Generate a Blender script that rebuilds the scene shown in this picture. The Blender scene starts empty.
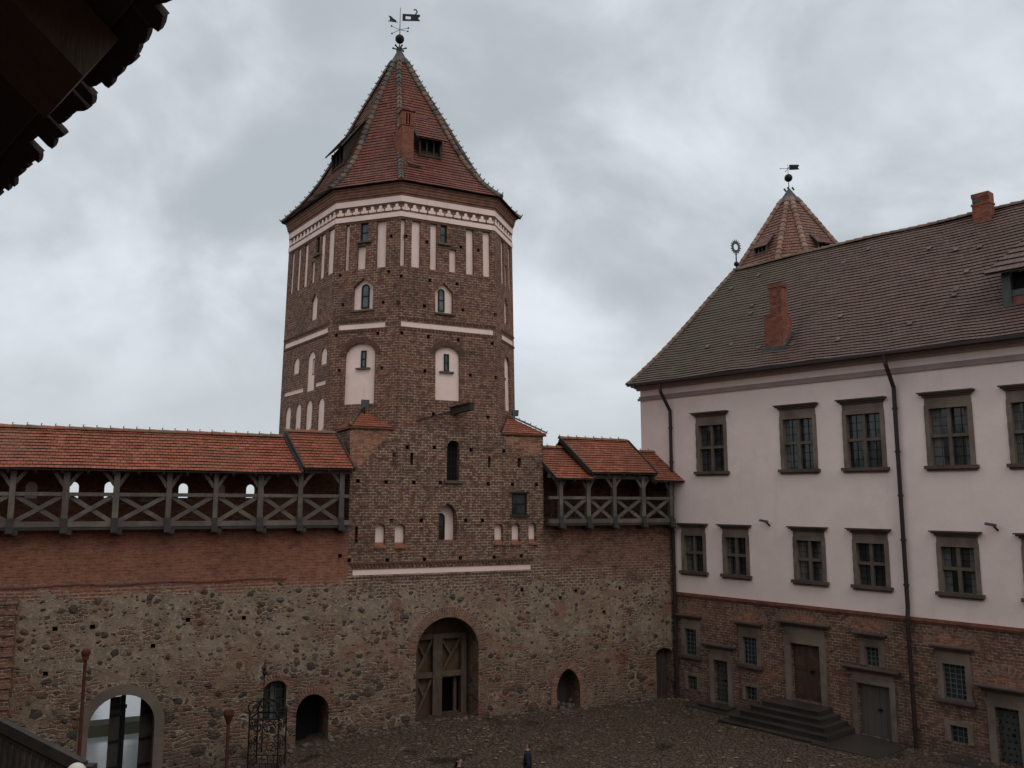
import bpy, bmesh, math, random
from mathutils import Vector, Matrix
from mathutils.geometry import delaunay_2d_cdt
random.seed(7)
R=math.radians
S=bpy.context.scene; C=S.collection
# ------------------------------------------------------------------ camera
H=8.5; FL=860.0; TH=R(8.33); ct,st=math.cos(TH),math.sin(TH)
cam=bpy.data.cameras.new('camera'); co=bpy.data.objects.new('camera',cam); C.objects.link(co)
co.location=(0,0,H); co.rotation_euler=(R(90)+TH,0,0)
cam.sensor_width=36; cam.lens=36*FL/1024; cam.clip_start=.05; cam.clip_end=5000
S.camera=co; S.render.resolution_x=1024; S.render.resolution_y=768
def ray(px,py):
    a=px-512; b=384-py
    return Vector((a,FL*ct-b*st,FL*st+b*ct))
def atY(px,py,Y):
    r=ray(px,py); return Vector((0,0,H))+r*(Y/r.y)
# ------------------------------------------------------------------ materials
class NT:
    def __init__(s,name):
        s.m=bpy.data.materials.new(name); s.m.use_nodes=True; s.t=s.m.node_tree
        s.n=s.t.nodes; s.l=s.t.links; s.b=s.n['Principled BSDF']
        s.b.inputs['Specular IOR Level'].default_value=.3
    def node(s,ty,ins={},**kw):
        n=s.n.new(ty)
        for k,v in kw.items(): setattr(n,k,v)
        for k,v in ins.items():
            i=n.inputs[k]
            if isinstance(v,bpy.types.NodeSocket): s.l.new(v,i)
            else: i.default_value=v
        return n
    def uv(s): return s.node('ShaderNodeTexCoord').outputs['UV']
    def obj(s): return s.node('ShaderNodeTexCoord').outputs['Object']
    def noise(s,v,sc,det=4,ro=.55,dis=0): return s.node('ShaderNodeTexNoise',{'Vector':v,'Scale':sc,'Detail':det,'Roughness':ro,'Distortion':dis}).outputs['Fac']
    def noisec(s,v,sc,det=3): return s.node('ShaderNodeTexNoise',{'Vector':v,'Scale':sc,'Detail':det}).outputs['Color']
    def math(s,op,a,b=0.0,c=0.0): return s.node('ShaderNodeMath',{0:a,1:b,2:c},operation=op).outputs[0]
    def step(s,x,a,b): return s.node('ShaderNodeMapRange',{'Value':x,'From Min':a,'From Max':b,'To Min':0.0,'To Max':1.0},interpolation_type='SMOOTHSTEP').outputs[0]
    def mix(s,f,a,b,bt='MIX'):
        n=s.n.new('ShaderNodeMix'); n.data_type='RGBA'; n.blend_type=bt
        for i,v in ((0,f),(6,a),(7,b)):
            if isinstance(v,bpy.types.NodeSocket): s.l.new(v,n.inputs[i])
            elif i==0: n.inputs[0].default_value=v
            else: n.inputs[i].default_value=(*v,1)
        return n.outputs[2]
    def sep(s,v): return s.node('ShaderNodeSeparateXYZ',{0:v}).outputs
    def comb(s,x,y,z=0.0): return s.node('ShaderNodeCombineXYZ',{0:x,1:y,2:z}).outputs[0]
    def vadd(s,a,b,op='ADD'): return s.node('ShaderNodeVectorMath',{0:a,1:b},operation=op).outputs[0]
    def vscale(s,a,k): return s.node('ShaderNodeVectorMath',{0:a,'Scale':k},operation='SCALE').outputs[0]
    def bump(s,h,st=.5,d=.02):
        n=s.node('ShaderNodeBump',{'Height':h,'Strength':st,'Distance':d}); s.l.new(n.outputs[0],s.b.inputs['Normal'])
    def out(s,col,rough=.9,metal=0.0):
        for k,v in (('Base Color',col),('Roughness',rough),('Metallic',metal)):
            if isinstance(v,bpy.types.NodeSocket): s.l.new(v,s.b.inputs[k])
            elif k=='Base Color': s.b.inputs[k].default_value=(*v,1)
            else: s.b.inputs[k].default_value=v
        return s.m
def wob(t,uv,amt=.03,sc=3.0):
    n=t.noisec(uv,sc,2); return t.vadd(uv,t.vscale(t.vadd(n,(.5,.5,.5),'SUBTRACT'),amt))
def bricks(t,uv,c1,c2,mo,w=.265,h=.115,ms=.017,sm=.45):
    n=t.node('ShaderNodeTexBrick',{'Vector':wob(t,wob(t,uv,.05,1.2),.035,6.0),'Color1':(*c1,1),'Color2':(*c2,1),'Mortar':(*mo,1),'Scale':1.0,'Mortar Size':ms,'Mortar Smooth':sm,'Bias':0.0,'Brick Width':w,'Row Height':h})
    n.offset=.5; n.squash=1
    return n.outputs['Color'],n.outputs['Fac']
def brickcol(t,uv,c1,c2,mo,ms=.017,dark=(.045,.035,.03),lime=(.42,.34,.26),la=.5,da=.5,fresh=.35,odd=.6):
    col,f=bricks(t,uv,c1,c2,mo,ms=ms)
    v=t.node('ShaderNodeTexVoronoi',{'Vector':t.vadd(uv,(3.8,8.7,1),'MULTIPLY'),'Scale':1.0,'Randomness':.6}).outputs['Color']; vs=t.sep(v)
    nf=t.math('SUBTRACT',1.0,f)
    col=t.mix(t.math('MULTIPLY',f,t.step(t.noise(uv,4.0,4,.65),.42,.62)),col,t.mix(.8,tuple(c1),dark))
    col=t.mix(t.math('MULTIPLY',t.step(vs[0],.62,.92),t.math('MULTIPLY',nf,odd)),col,dark)
    col=t.mix(t.math('MULTIPLY',t.step(vs[1],.75,1.0),t.math('MULTIPLY',nf,fresh)),col,(.40,.16,.085))
    n1=t.noise(uv,.38,6,.65); n2=t.noise(t.vadd(uv,(1,.35,1),'MULTIPLY'),1.7,5,.7); n4=t.noise(t.vadd(uv,(7,3,0)),.7,4,.6)
    col=t.mix(t.math('MULTIPLY',t.step(n4,.53,.63),.45),col,t.mix(.6,col,(.30,.12,.07)))      # patches of newer brick
    col=t.mix(t.math('MULTIPLY',t.step(n1,.45,.66),da),col,t.mix(.7,col,dark))
    col=t.mix(t.math('MULTIPLY',t.step(n2,.54,.74),la*.5),col,lime)
    st_=t.noise(t.vadd(uv,(2.4,.12,1),'MULTIPLY'),1.0,5,.65)
    col=t.mix(t.math('MULTIPLY',t.step(st_,.58,.75),.45),col,t.mix(.8,col,dark))               # rain streaks
    fine=t.noise(uv,22,3)
    return col,f,fine
def grain(t,col,n,k=.35):
    g=t.math('ADD',n,.5); return t.mix(k,col,t.mix(1.0,col,t.node('ShaderNodeCombineColor',{0:g,1:g,2:g}).outputs[0],'MULTIPLY'))
def m_brick(name,c1,c2,mo,ms=.017,dark=(.045,.035,.03),lime=(.42,.34,.26),la=.5,da=.5,foot=False,fresh=.35,odd=.6):
    t=NT(name); uv=t.uv(); col,f,fine=brickcol(t,uv,c1,c2,mo,ms,dark,lime,la,da,fresh,odd); col=grain(t,col,fine)
    if foot: col=t.mix(t.math('MULTIPLY',t.step(t.math('ADD',t.sep(uv)[1],t.math('MULTIPLY',t.noise(uv,1.1,5,.7),1.6)),1.5,.4),.6),col,(.06,.045,.035))
    t.bump(t.math('ADD',t.math('MULTIPLY',f,-.7),t.math('MULTIPLY',fine,.5)),.8,.03)
    return t.out(col,.92)
def m_rubble(name,zb,bc1,bc2,bmo,seed=0.0,topbrick=True,lowbrick=.5,ms=.017,redpatch=0.0,fresh=.35,nr=(3.0,.9),odd=.6):
    """brick above ~zb, lime-mortared rubble with field stones beneath"""
    t=NT(name); uv=t.uv(); uvs=t.vadd(uv,(seed,seed*.7,0)); sx=t.sep(uv); z=sx[1]
    bcol,bf,_=brickcol(t,uv,bc1,bc2,bmo,ms,la=.22,da=.5 if odd>.3 else .35,fresh=fresh,odd=odd)
    n1=t.noise(uvs,.5,6,.65); n2=t.noise(uvs,1.6,5,.7); n3=t.noise(uvs,6,4,.6); nf=t.noise(uvs,24,3)
    # weathered lime-washed courses in the brick zone close to the joint
    near=t.step(t.math('ADD',z,t.math('MULTIPLY',n1,2.2)),zb+nr[0],zb+nr[1])
    limeb,limef=bricks(t,uvs,tuple(.72*a for a in bc1),tuple(.8*a for a in bc2),(.42,.35,.27),w=.30,h=.13,ms=.034,sm=.5)
    bcol=t.mix(t.math('MULTIPLY',near,t.step(n2,.42,.56)),bcol,limeb)
    bcol=t.mix(t.math('MULTIPLY',t.step(n1,.5,.72),.6),bcol,t.mix(.6,bcol,(.05,.035,.03)))
    # mortar field
    mor=t.mix(t.step(n2,.3,.7),(.345,.255,.175),(.205,.145,.10))
    mor=t.mix(t.step(n3,.5,.75),mor,(.44,.35,.26))
    mor=t.mix(t.math('MULTIPLY',t.step(t.noise(uvs,9,4,.7),.56,.66),.35),mor,(.13,.085,.06))
    # brick rubble patches
    pb,pf=bricks(t,t.vadd(wob(t,wob(t,uvs,.4,1.1),.14,4.0),(.13,.05,0)),(.22,.095,.06),(.125,.068,.048),(.45,.36,.26),w=.24,h=.125,ms=.026,sm=.8)
    low=t.step(t.math('ADD',z,t.math('MULTIPLY',n1,1.4)),zb*.62+1.0,zb*.30+.5)
    pm=t.step(t.math('ADD',t.noise(uvs,.9,6,.75),t.math('MULTIPLY',low,.07*lowbrick*2)),.525,.585)
    col=t.mix(t.math('MULTIPLY',pm,.85),mor,pb)
    hgt=t.math('ADD',t.math('MULTIPLY',t.math('MULTIPLY',pf,pm),-.3),t.math('MULTIPLY',n3,.25))
    def stones(col,hgt,sc,thr,amp,off,stretch=1.25,rim=True,rimc=(.43,.36,.28)):
        v=t.vadd(t.vadd(wob(t,wob(t,uvs,.30,2.0),.10,7.0),(off,off*1.3,0)),(1,stretch,1),'MULTIPLY')
        vo=t.node('ShaderNodeTexVoronoi',{'Vector':v,'Scale':sc,'Randomness':.95}); d=vo.outputs['Distance']; c=t.sep(vo.outputs['Color'])
        th=t.math('ADD',thr,t.math('MULTIPLY',c[0],amp)) if not isinstance(thr,bpy.types.NodeSocket) else t.math('ADD',thr,t.math('MULTIPLY',c[0],amp))
        m=t.step(t.math('SUBTRACT',th,d),-.015,.03)
        rm=t.math('MULTIPLY',t.step(t.math('SUBTRACT',th,d),-.12,-.02),t.step(t.noise(uvs,1.3,3),.42,.55))
        sc_=t.node('ShaderNodeValToRGB',{0:c[1]}); cr=sc_.color_ramp
        cols=[(0,(.070,.055,.046)),(.28,(.11,.080,.058)),(.5,(.155,.075,.048)),(.68,(.20,.145,.105)),(.84,(.085,.068,.056)),(1,(.24,.155,.10))]
        cr.elements[0].position=0; cr.elements[0].color=(*cols[0][1],1); cr.elements[1].position=1; cr.elements[1].color=(*cols[-1][1],1)
        for p,q in cols[1:-1]: e=cr.elements.new(p); e.color=(*q,1)
        s2=t.mix(.5,sc_.outputs[0],t.mix(1.0,sc_.outputs[0],t.node('ShaderNodeCombineColor',{0:t.math('MULTIPLY',n3,2.0),1:t.math('MULTIPLY',n3,2.0),2:t.math('MULTIPLY',n3,2.0)}).outputs[0],'MULTIPLY'))
        if rim: col=t.mix(t.math('MULTIPLY',rm,.6),col,rimc)
        col=t.mix(m,col,s2)
        return col,t.math('ADD',hgt,t.math('MULTIPLY',t.math('MAXIMUM',t.math('SUBTRACT',th,d),0.0),1.6))
    col=t.mix(t.math('MULTIPLY',low,t.math('ADD',.25,t.math('MULTIPLY',n2,.6))),col,t.mix(.65,col,(.12,.068,.042)))
    col=t.mix(t.math('MULTIPLY',t.step(t.noise(t.vadd(uvs,(3,8,0)),.33,4,.6),.50,.62),.55),col,t.mix(.6,col,(.23,.115,.065)))
    col,hgt=stones(col,hgt,5.0,-.14,.60,3.1,1.4,False)
    col,hgt=stones(col,hgt,2.8,-.12,.62,7.7,1.3)
    big=t.math('SUBTRACT',t.math('MULTIPLY',low,.36),.34)
    col,hgt=stones(col,hgt,1.75,big,.52,1.9,1.25)
    if redpatch: col=t.mix(t.math('MULTIPLY',t.step(t.noise(t.vadd(uvs,(9,4,0)),.8,4,.6),.56,.64),redpatch),col,(.23,.085,.055))
    edge=t.math('ADD',t.math('SUBTRACT',z,zb),t.math('ADD',t.math('MULTIPLY',t.math('SUBTRACT',n1,.5),2.6),t.math('MULTIPLY',t.math('SUBTRACT',n2,.5),1.7)))
    top=t.step(edge,-.06,.06)
    dirt=t.step(t.math('ADD',z,t.math('MULTIPLY',n1,1.5)),1.1,.2)      # damp foot of the wall
    col=t.mix(top,col,bcol)
    col=t.mix(t.math('MULTIPLY',dirt,.45),col,(.055,.05,.035))
    col=t.mix(.4,col,t.mix(1.0,col,t.node('ShaderNodeCombineColor',{0:t.math('ADD',nf,.5),1:t.math('ADD',nf,.5),2:t.math('ADD',nf,.5)}).outputs[0],'MULTIPLY'))
    hb=t.node('ShaderNodeMix',{0:top,2:hgt,3:t.math('MULTIPLY',bf,-.3)}).outputs[0]
    t.bump(t.math('ADD',hb,t.math('MULTIPLY',nf,.22)),1.0,.12)
    return t.out(col,.93)
def m_plaster(name,c,var=.12,stain=(.2,.17,.15),sa=.35,streak=True):
    t=NT(name); uv=t.uv()
    n=t.noise(uv,.8,5,.6); f=t.noise(uv,18,4); sv=t.noise(t.vadd(uv,(2.2,.16,1),'MULTIPLY'),1.0,5,.6)
    col=t.mix(t.step(n,.35,.7),c,tuple(a*(1-var) for a in c))
    if streak: col=t.mix(t.math('MULTIPLY',t.step(sv,.56,.8),sa),col,stain)
    col=t.mix(t.math('MULTIPLY',t.step(f,.6,.75),.12),col,stain)
    col=t.mix(t.math('MULTIPLY',t.step(t.noise(t.vadd(uv,(5,2,0)),.22,6,.75),.52,.56),.22),col,tuple(a*.80 for a in c))
    t.bump(t.math('ADD',f,t.noise(uv,3,3)),.3,.02)
    return t.out(col,.9)
def m_tiles(name,c1,c2,tw,rh,moss=(.12,.11,.07),ma=.4,gap=(.03,.02,.018),rough=.55,fine=None,pale=.25):
    t=NT(name); uv=t.uv()
    n=t.node('ShaderNodeTexBrick',{'Vector':uv,'Color1':(*c1,1),'Color2':(*c2,1),'Mortar':(*gap,1),'Scale':1.0,'Mortar Size':tw*.055,'Mortar Smooth':.3,'Bias':0.0,'Brick Width':tw,'Row Height':rh}); n.offset=.5
    col=n.outputs['Color']
    v=t.node('ShaderNodeTexVoronoi',{'Vector':t.vadd(uv,(1/tw,1/rh,1),'MULTIPLY'),'Scale':1.0,'Randomness':.3}).outputs['Color']; vc=t.sep(v)
    col=t.mix(t.math('MULTIPLY',t.step(vc[0],.7,1.0),.5),col,tuple(a*.45 for a in c2))
    col=t.mix(t.math('MULTIPLY',t.step(vc[1],.75,1.0),pale),col,tuple(min(1,a*1.7+.05) for a in c1))
    a=t.noise(uv,.35,5,.65); b=t.noise(uv,2.2,5,.7); f=t.noise(uv,30,3)
    col=t.mix(t.math('MULTIPLY',t.step(a,.45,.65),ma),col,moss)
    col=t.mix(t.math('MULTIPLY',t.step(b,.55,.75),ma*.7),col,tuple(q*.6 for q in c2))
    if fine: col=t.mix(t.step(t.sep(uv)[0],fine[0],fine[1]),t.mix(.55,col,fine[2]),col)
    h=t.math('ADD',t.math('MULTIPLY',n.outputs['Fac'],-1.0),t.math('MULTIPLY',t.sep(v)[2],.5))
    t.bump(h,.6,.02)
    return t.out(col,t.math('ADD',rough,t.math('MULTIPLY',b,.25)))
def m_wood(name,c,c2,rough=.8,sc=1.0):
    t=NT(name); o=t.obj()
    g=t.noise(t.vadd(o,(1.2*sc,1.2*sc,.35*sc),'MULTIPLY'),4,6,.7,1.0); f=t.noise(t.vadd(o,(14*sc,14*sc,1.8*sc),'MULTIPLY'),3,4,.6)
    col=t.mix(t.step(g,.35,.7),c,c2); col=t.mix(t.math('MULTIPLY',t.step(f,.5,.7),.5),col,tuple(a*.45 for a in c))
    rnd_=t.node('ShaderNodeObjectInfo').outputs['Random']; col=t.mix(t.math('MULTIPLY',rnd_,.45),col,tuple(a*.5 for a in c)); col=t.mix(t.math('MULTIPLY',t.step(t.noise(o,1.3,4),.5,.68),.5),col,tuple(min(1,a*1.5) for a in c))
    t.bump(f,.5,.012); return t.out(col,rough)
def m_plain(name,c,rough=.6,metal=0.0,var=.25,sc=3.0):
    t=NT(name); o=t.obj(); n=t.noise(o,sc,5,.6); f=t.noise(o,sc*9,3)
    col=t.mix(t.step(n,.35,.7),c,tuple(a*(1-var) for a in c)); t.bump(f,.25,.01)
    return t.out(col,rough,metal)
def m_glass(name,c,rough=.12):
    t=NT(name); o=t.obj(); n=t.noise(o,1.1,3); t.b.inputs['Specular IOR Level'].default_value=.5
    v=t.node('ShaderNodeTexVoronoi',{'Vector':o,'Scale':2.2}).outputs['Color']
    col=t.mix(t.step(n,.4,.65),c,tuple(a*.35 for a in c))
    t.bump(n,.15,.03); return t.out(col,rough)
def m_island(name,cols,rough=.6):
    t=NT(name); g=t.node('ShaderNodeNewGeometry').outputs['Random Per Island']
    r=t.node('ShaderNodeValToRGB',{0:g}); cr=r.color_ramp; cr.interpolation='CONSTANT'
    cr.elements[0].color=(*cols[0],1); cr.elements[1].position=(len(cols)-1)/len(cols); cr.elements[1].color=(*cols[-1],1)
    for i,q in enumerate(cols[1:-1]): e=cr.elements.new((i+1)/len(cols)); e.color=(*q,1)
    o=t.obj(); n=t.noise(o,9,4); col=t.mix(t.math('MULTIPLY',t.step(n,.45,.7),.6),r.outputs[0],(.06,.055,.04))
    t.bump(n,.4,.02); return t.out(col,rough)
M={}
M['tower_brick']=m_brick('tower_brick',(.215,.088,.057),(.14,.062,.044),(.42,.31,.22),ms=.020,la=.15,da=.5,odd=.4)
M['new_brick']=m_brick('patched_brick',(.42,.175,.10),(.31,.13,.08),(.42,.30,.21),la=.3,da=.2)
M['palace_brick']=m_brick('palace_brick',(.225,.105,.07),(.145,.077,.055),(.42,.31,.22),ms=.020,la=.35,da=.5,foot=True)
M['arch_brick']=m_brick('arch_brick',(.30,.13,.085),(.2,.095,.065),(.33,.25,.19),la=.35,da=.35)
M['trim_brick']=m_plain('brick_trim',(.15,.078,.056),.9,0,.35,4)
M['cornice_brick']=m_plain('cornice_brick',(.26,.125,.085),.9,0,.35,4)
M['red_trim']=m_plain('red_brick_trim',(.25,.10,.068),.85,0,.4,3)
M['tower_base']=m_rubble('tower_base_masonry',5.2,(.235,.105,.068),(.155,.076,.052),(.50,.39,.28),0.0,ms=.022,odd=.31,redpatch=.55,fresh=.25)
M['curtain_l']=m_rubble('left_curtain_masonry',5.45,(.36,.135,.080),(.28,.105,.064),(.40,.235,.16),0.0,odd=.18,ms=.014,lowbrick=.6,redpatch=.3,fresh=.2,nr=(2.1,.5))
M['curtain_r']=m_rubble('right_curtain_masonry',5.1,(.245,.105,.064),(.165,.076,.05),(.38,.27,.185),0.0,lowbrick=.55,redpatch=.55)
M['plaster']=m_plaster('pink_plaster',(.97,.74,.645),.12,(.42,.30,.24),.5)
M['palace_plaster']=m_plaster('palace_plaster',(.98,.785,.71),.06,(.58,.46,.41),.22)
M['pal_trim']=m_plaster('cornice_plaster',(.42,.31,.28),.2,(.2,.15,.13),.4)
M['stone']=m_plaster('carved_stone',(.25,.187,.146),.5,(.10,.078,.062),.6)
M['stone_dark']=m_plaster('weathered_stone',(.125,.090,.072),.4,(.045,.04,.035),.6)
M['step']=m_plaster('wet_step_stone',(.060,.048,.040),.4,(.03,.028,.026),.5)
M['step'].node_tree.nodes['Principled BSDF'].inputs['Roughness'].default_value=.35
M['tile_tower']=m_tiles('tower_roof_tiles',(.225,.062,.036),(.175,.050,.031),.17,.20,(.13,.085,.055),.35)
M['tile_gal']=m_tiles('gallery_roof_tiles',(.375,.108,.053),(.285,.082,.042),.19,.175,(.17,.09,.06),.4)
M['tile_pal']=m_tiles('palace_roof_tiles',(.168,.094,.074),(.138,.080,.065),.2,.30,(.12,.085,.062),.3,fine=(-27.0,-19.5,(.082,.074,.040)),pale=.08)
M['tile_far']=m_tiles('far_tower_tiles',(.28,.12,.078),(.2,.085,.06),.3,.33,(.2,.14,.10),.4)
M['hip']=m_island('glazed_hip_tiles',[(.06,.055,.045),(.12,.095,.07),(.16,.08,.052),(.085,.07,.056),(.20,.125,.08),(.055,.046,.04),(.13,.115,.09)])
M['curtain']=m_plain('window_curtain',(.15,.145,.13),.9,0,.3,3)
M['hip_far']=m_island('clay_hip_tiles',[(.30,.15,.10),(.24,.12,.085),(.33,.2,.14),(.2,.11,.08)])
M['ridge']=m_island('clay_ridge_tiles',[(.33,.11,.06),(.27,.12,.07),(.22,.13,.08),(.38,.14,.075)])
M['ridge_pal']=m_island('palace_ridge_tiles',[(.22,.12,.08),(.16,.10,.07),(.2,.14,.085)])
M['oak']=m_wood('weathered_oak',(.155,.125,.10),(.10,.082,.068))
M['oak_dark']=m_wood('dark_oak',(.06,.047,.038),(.038,.031,.027))
M['verge']=m_plain('dark_verge_board',(.058,.052,.046),.7,0,.3)
M['gate']=m_wood('gate_oak',(.14,.07,.04),(.09,.048,.03))
M['gate_frame']=m_wood('gate_frame_oak',(.115,.08,.056),(.075,.054,.040))
M['brown_door']=m_wood('brown_door_wood',(.115,.065,.042),(.05,.034,.027),.6)
M['grey_door']=m_plain('grey_door_paint',(.12,.098,.082),.6,0,.15,1)
M['green_door']=m_plain('studded_iron_door',(.075,.08,.07),.6,.0,.3,5)
M['iron']=m_plain('wrought_iron',(.022,.021,.022),.55,.5,.3,6)
M['pipe']=m_plain('downpipe_paint',(.040,.026,.024),.5,0,.3,6)
M['rust']=m_plain('rusty_red_paint',(.115,.032,.022),.7,0,.5,6)
M['lead']=m_plain('roof_lead',(.105,.11,.105),.6,.3,.35,3)
M['chim']=m_brick('chimney_brick',(.31,.10,.06),(.24,.075,.048),(.27,.13,.09),ms=.014,la=.2,da=.4)
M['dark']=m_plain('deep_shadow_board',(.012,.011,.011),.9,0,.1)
M['glass']=m_glass('window_glass',(.05,.058,.055),.07)
M['glass_pale']=m_glass('sky_window_glass',(.10,.13,.13),.15)
M['teal']=m_plain('lattice_paint',(.13,.155,.15),.6,0,.2,4)
M['frame']=m_plain('window_wood',(.15,.115,.088),.7,0,.3,3)
M['orange_sill']=m_plain('clay_sill_tile',(.30,.125,.075),.8,0,.3,6)
# ------------------------------------------------------------------ mesh builder
Z=Vector((0,0,1))
def pip(x,y,P):
    c=False; n=len(P); j=n-1
    for i in range(n):
        a,b=P[i],P[j]
        if (a[1]>y)!=(b[1]>y) and x<(b[0]-a[0])*(y-a[1])/(b[1]-a[1])+a[0]: c=not c
        j=i
    return c
class MB:
    def __init__(s,warp=None): s.v=[]; s.f=[]; s.uv=[]; s.w=warp; s.mi=[]
    def face(s,pts,uv=None):
        pts=[Vector(p) for p in pts]
        if uv is None:
            n=(pts[1]-pts[0]).cross(pts[2]-pts[0])
            if n.length<1e-9 and len(pts)>3: n=(pts[2]-pts[0]).cross(pts[3]-pts[0])
            if n.length<1e-9: n=Vector((0,-1,0))
            n.normalize()
            if abs(n.z)>.97: uv=[(p.x,p.y) for p in pts]
            else:
                if n.y>1e-3 or (abs(n.y)<=1e-3 and n.x<0): n=-n
                T=Z.cross(n).normalized(); B=n.cross(T)
                if abs(n.z)<.02: uv=[(p.dot(T),p.z) for p in pts]
                else: uv=[(p.dot(T),p.dot(B)) for p in pts]
        if s.w: pts=[s.w(p) for p in pts]
        b=len(s.v); s.v+=pts; s.f.append(list(range(b,b+len(pts)))); s.uv+=list(uv)
    def hexa(s,p):      # p: 8 corners, bottom 4 then top 4
        for q in ((0,3,2,1),(4,5,6,7),(0,1,5,4),(1,2,6,5),(2,3,7,6),(3,0,4,7)): s.face([p[i] for i in q])
    def box(s,F,u0,u1,z0,z1,d0,d1):
        P=F.P; s.hexa([P(u0,z0,d0),P(u1,z0,d0),P(u1,z0,d1),P(u0,z0,d1),P(u0,z1,d0),P(u1,z1,d0),P(u1,z1,d1),P(u0,z1,d1)])
    def prism(s,F,poly,d0,d1,caps=(1,1)):
        n=len(poly)
        if caps[1]: s.cap(F,poly,d1)
        if caps[0]: s.cap(F,poly,d0)
        for i in range(n):
            a,b=poly[i],poly[(i+1)%n]
            s.face([F.P(*a,d0),F.P(*b,d0),F.P(*b,d1),F.P(*a,d1)])
    def cap(s,F,poly,d,holes=()):
        vs=[];es=[]
        for r in [poly]+list(holes):
            b=len(vs); vs+=[Vector((x,y)) for x,y in r]; es+=[(b+i,b+(i+1)%len(r)) for i in range(len(r))]
        ov,_,of=delaunay_2d_cdt(vs,es,[],0,1e-5)[:3]
        hb=[(min(p[0] for p in h),max(p[0] for p in h),min(p[1] for p in h),max(p[1] for p in h),h) for h in holes]
        for f in of:
            q=[ov[i] for i in f]; cx=sum(p.x for p in q)/len(q); cy=sum(p.y for p in q)/len(q)
            if not pip(cx,cy,poly): continue
            if any(a<=cx<=b and c<=cy<=e and pip(cx,cy,h) for a,b,c,e,h in hb): continue
            s.face([F.P(p.x,p.y,d) for p in q],[(p.x+F.uo,p.y) for p in q])
    def tube(s,a,b,r,n=8,r2=None,caps=True):
        a=Vector(a); b=Vector(b); r2=r if r2 is None else r2; ax=(b-a)
        if ax.length<1e-6: return
        ax.normalize(); x=ax.orthogonal().normalized(); y=ax.cross(x)
        ra=[a+(x*math.cos(k*2*math.pi/n)+y*math.sin(k*2*math.pi/n))*r for k in range(n)]
        rb=[b+(x*math.cos(k*2*math.pi/n)+y*math.sin(k*2*math.pi/n))*r2 for k in range(n)]
        for k in range(n): s.face([ra[k],ra[(k+1)%n],rb[(k+1)%n],rb[k]])
        if caps: s.face(ra[::-1]); s.face(rb)
    def path(s,pts,r,n=6):
        for a,b in zip(pts,pts[1:]): s.tube(a,b,r,n)
    def beam(s,a,b,w,h,side=None):
        """rectangular timber a->b, w along side, h across"""
        a=Vector(a); b=Vector(b); ax=(b-a).normalized(); x=(side or ax.orthogonal()); x=(x-ax*x.dot(ax)).normalized(); y=ax.cross(x)
        c=[(-.5,-.5),(.5,-.5),(.5,.5),(-.5,.5)]
        s.hexa([a+x*w*i+y*h*j for i,j in c]+[b+x*w*i+y*h*j for i,j in c])
    def ball(s,c,r,n=10,m=7,sz=1):
        c=Vector(c)
        def p(i,j):
            th=math.pi*i/m; ph=2*math.pi*j/n
            return c+Vector((math.sin(th)*math.cos(ph),math.sin(th)*math.sin(ph),math.cos(th)*sz))*r
        for i in range(m):
            for j in range(n):
                q=[p(i,j),p(i+1,j),p(i+1,j+1),p(i,j+1)]
                if i==0: q=[q[0],q[1],q[2]]
                elif i==m-1: q=[q[0],q[1],q[3]]
                s.face(q)
    def build(s,name,mat,parent=None,smooth=False,base=None):
        me=bpy.data.meshes.new(name)
        org=BASE[parent.name] if parent else Vector(base) if base else Vector((0,0,0))
        me.from_pydata([v-org for v in s.v],[],s.f)
        ul=me.uv_layers.new(name='UVMap')
        for i,q in enumerate(s.uv): ul.data[i].uv=q
        bm=bmesh.new(); bm.from_mesh(me); bmesh.ops.remove_doubles(bm,verts=bm.verts,dist=1e-4); bm.to_mesh(me); bm.free()
        if smooth:
            for p in me.polygons: p.use_smooth=True
        me.materials.append(M[mat] if isinstance(mat,str) else mat)
        o=bpy.data.objects.new(name,me); C.objects.link(o); BASE[o.name]=org
        if parent: o.parent=parent
        else: o.location=org
        return o
BASE={}
def thing(name,loc,label,cat,group=None):
    o=bpy.data.objects.new(name,None); C.objects.link(o); o.location=loc; o.empty_display_size=.3
    o['label']=label; o['category']=cat
    if group: o['group']=group
    BASE[o.name]=Vector(loc); return o
def tag(o,label,cat,group=None):
    o['label']=label; o['category']=cat
    if group: o['group']=group
    return o
def struct(o): o['kind']='structure'; return o
class Fr:
    """vertical wall frame: O origin (xy), T along (to the right seen from the yard), N towards the yard"""
    def __init__(s,O,vp=None,T=None,warp=None,slope=0.0,uo=0.0):
        if T is None:
            T=Vector((vp-512,FL/ct,0))
            if T.x<0: T=-T
        s.T=Vector((T[0],T[1],0)).normalized(); s.O=Vector((O[0],O[1],0)); s.N=Vector((s.T.y,-s.T.x,0)); s.sl=slope; s.uo=uo; s.warp=warp
        s.kd=0.0
    def P(s,u,z,d=0.0): return s.O+s.T*u+s.N*d+Z*(z+s.sl*u)
    def hit(s,px,py,d=0.0):
        r=ray(px,py); k=1.0
        for _ in range(6):
            dd=d-(1-k)*s.kd
            O=s.O+s.N*dd; t=O.dot(s.N)/r.dot(s.N); p=r*t+Z*H
            if not s.warp: break
            k=kz(p.z)
        if s.warp: p=Vector((CEN.x+(p.x-CEN.x)/k,CEN.y+(p.y-CEN.y)/k,p.z))
        u=(p-s.O).dot(s.T); return u,p.z-s.sl*u
    def u(s,px,py,d=0.0): return s.hit(px,py,d)[0]
    def z(s,px,py,d=0.0): return s.hit(px,py,d)[1]
def rect(u0,u1,z0,z1): return [(u0,z0),(u1,z0),(u1,z1),(u0,z1)]
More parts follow.
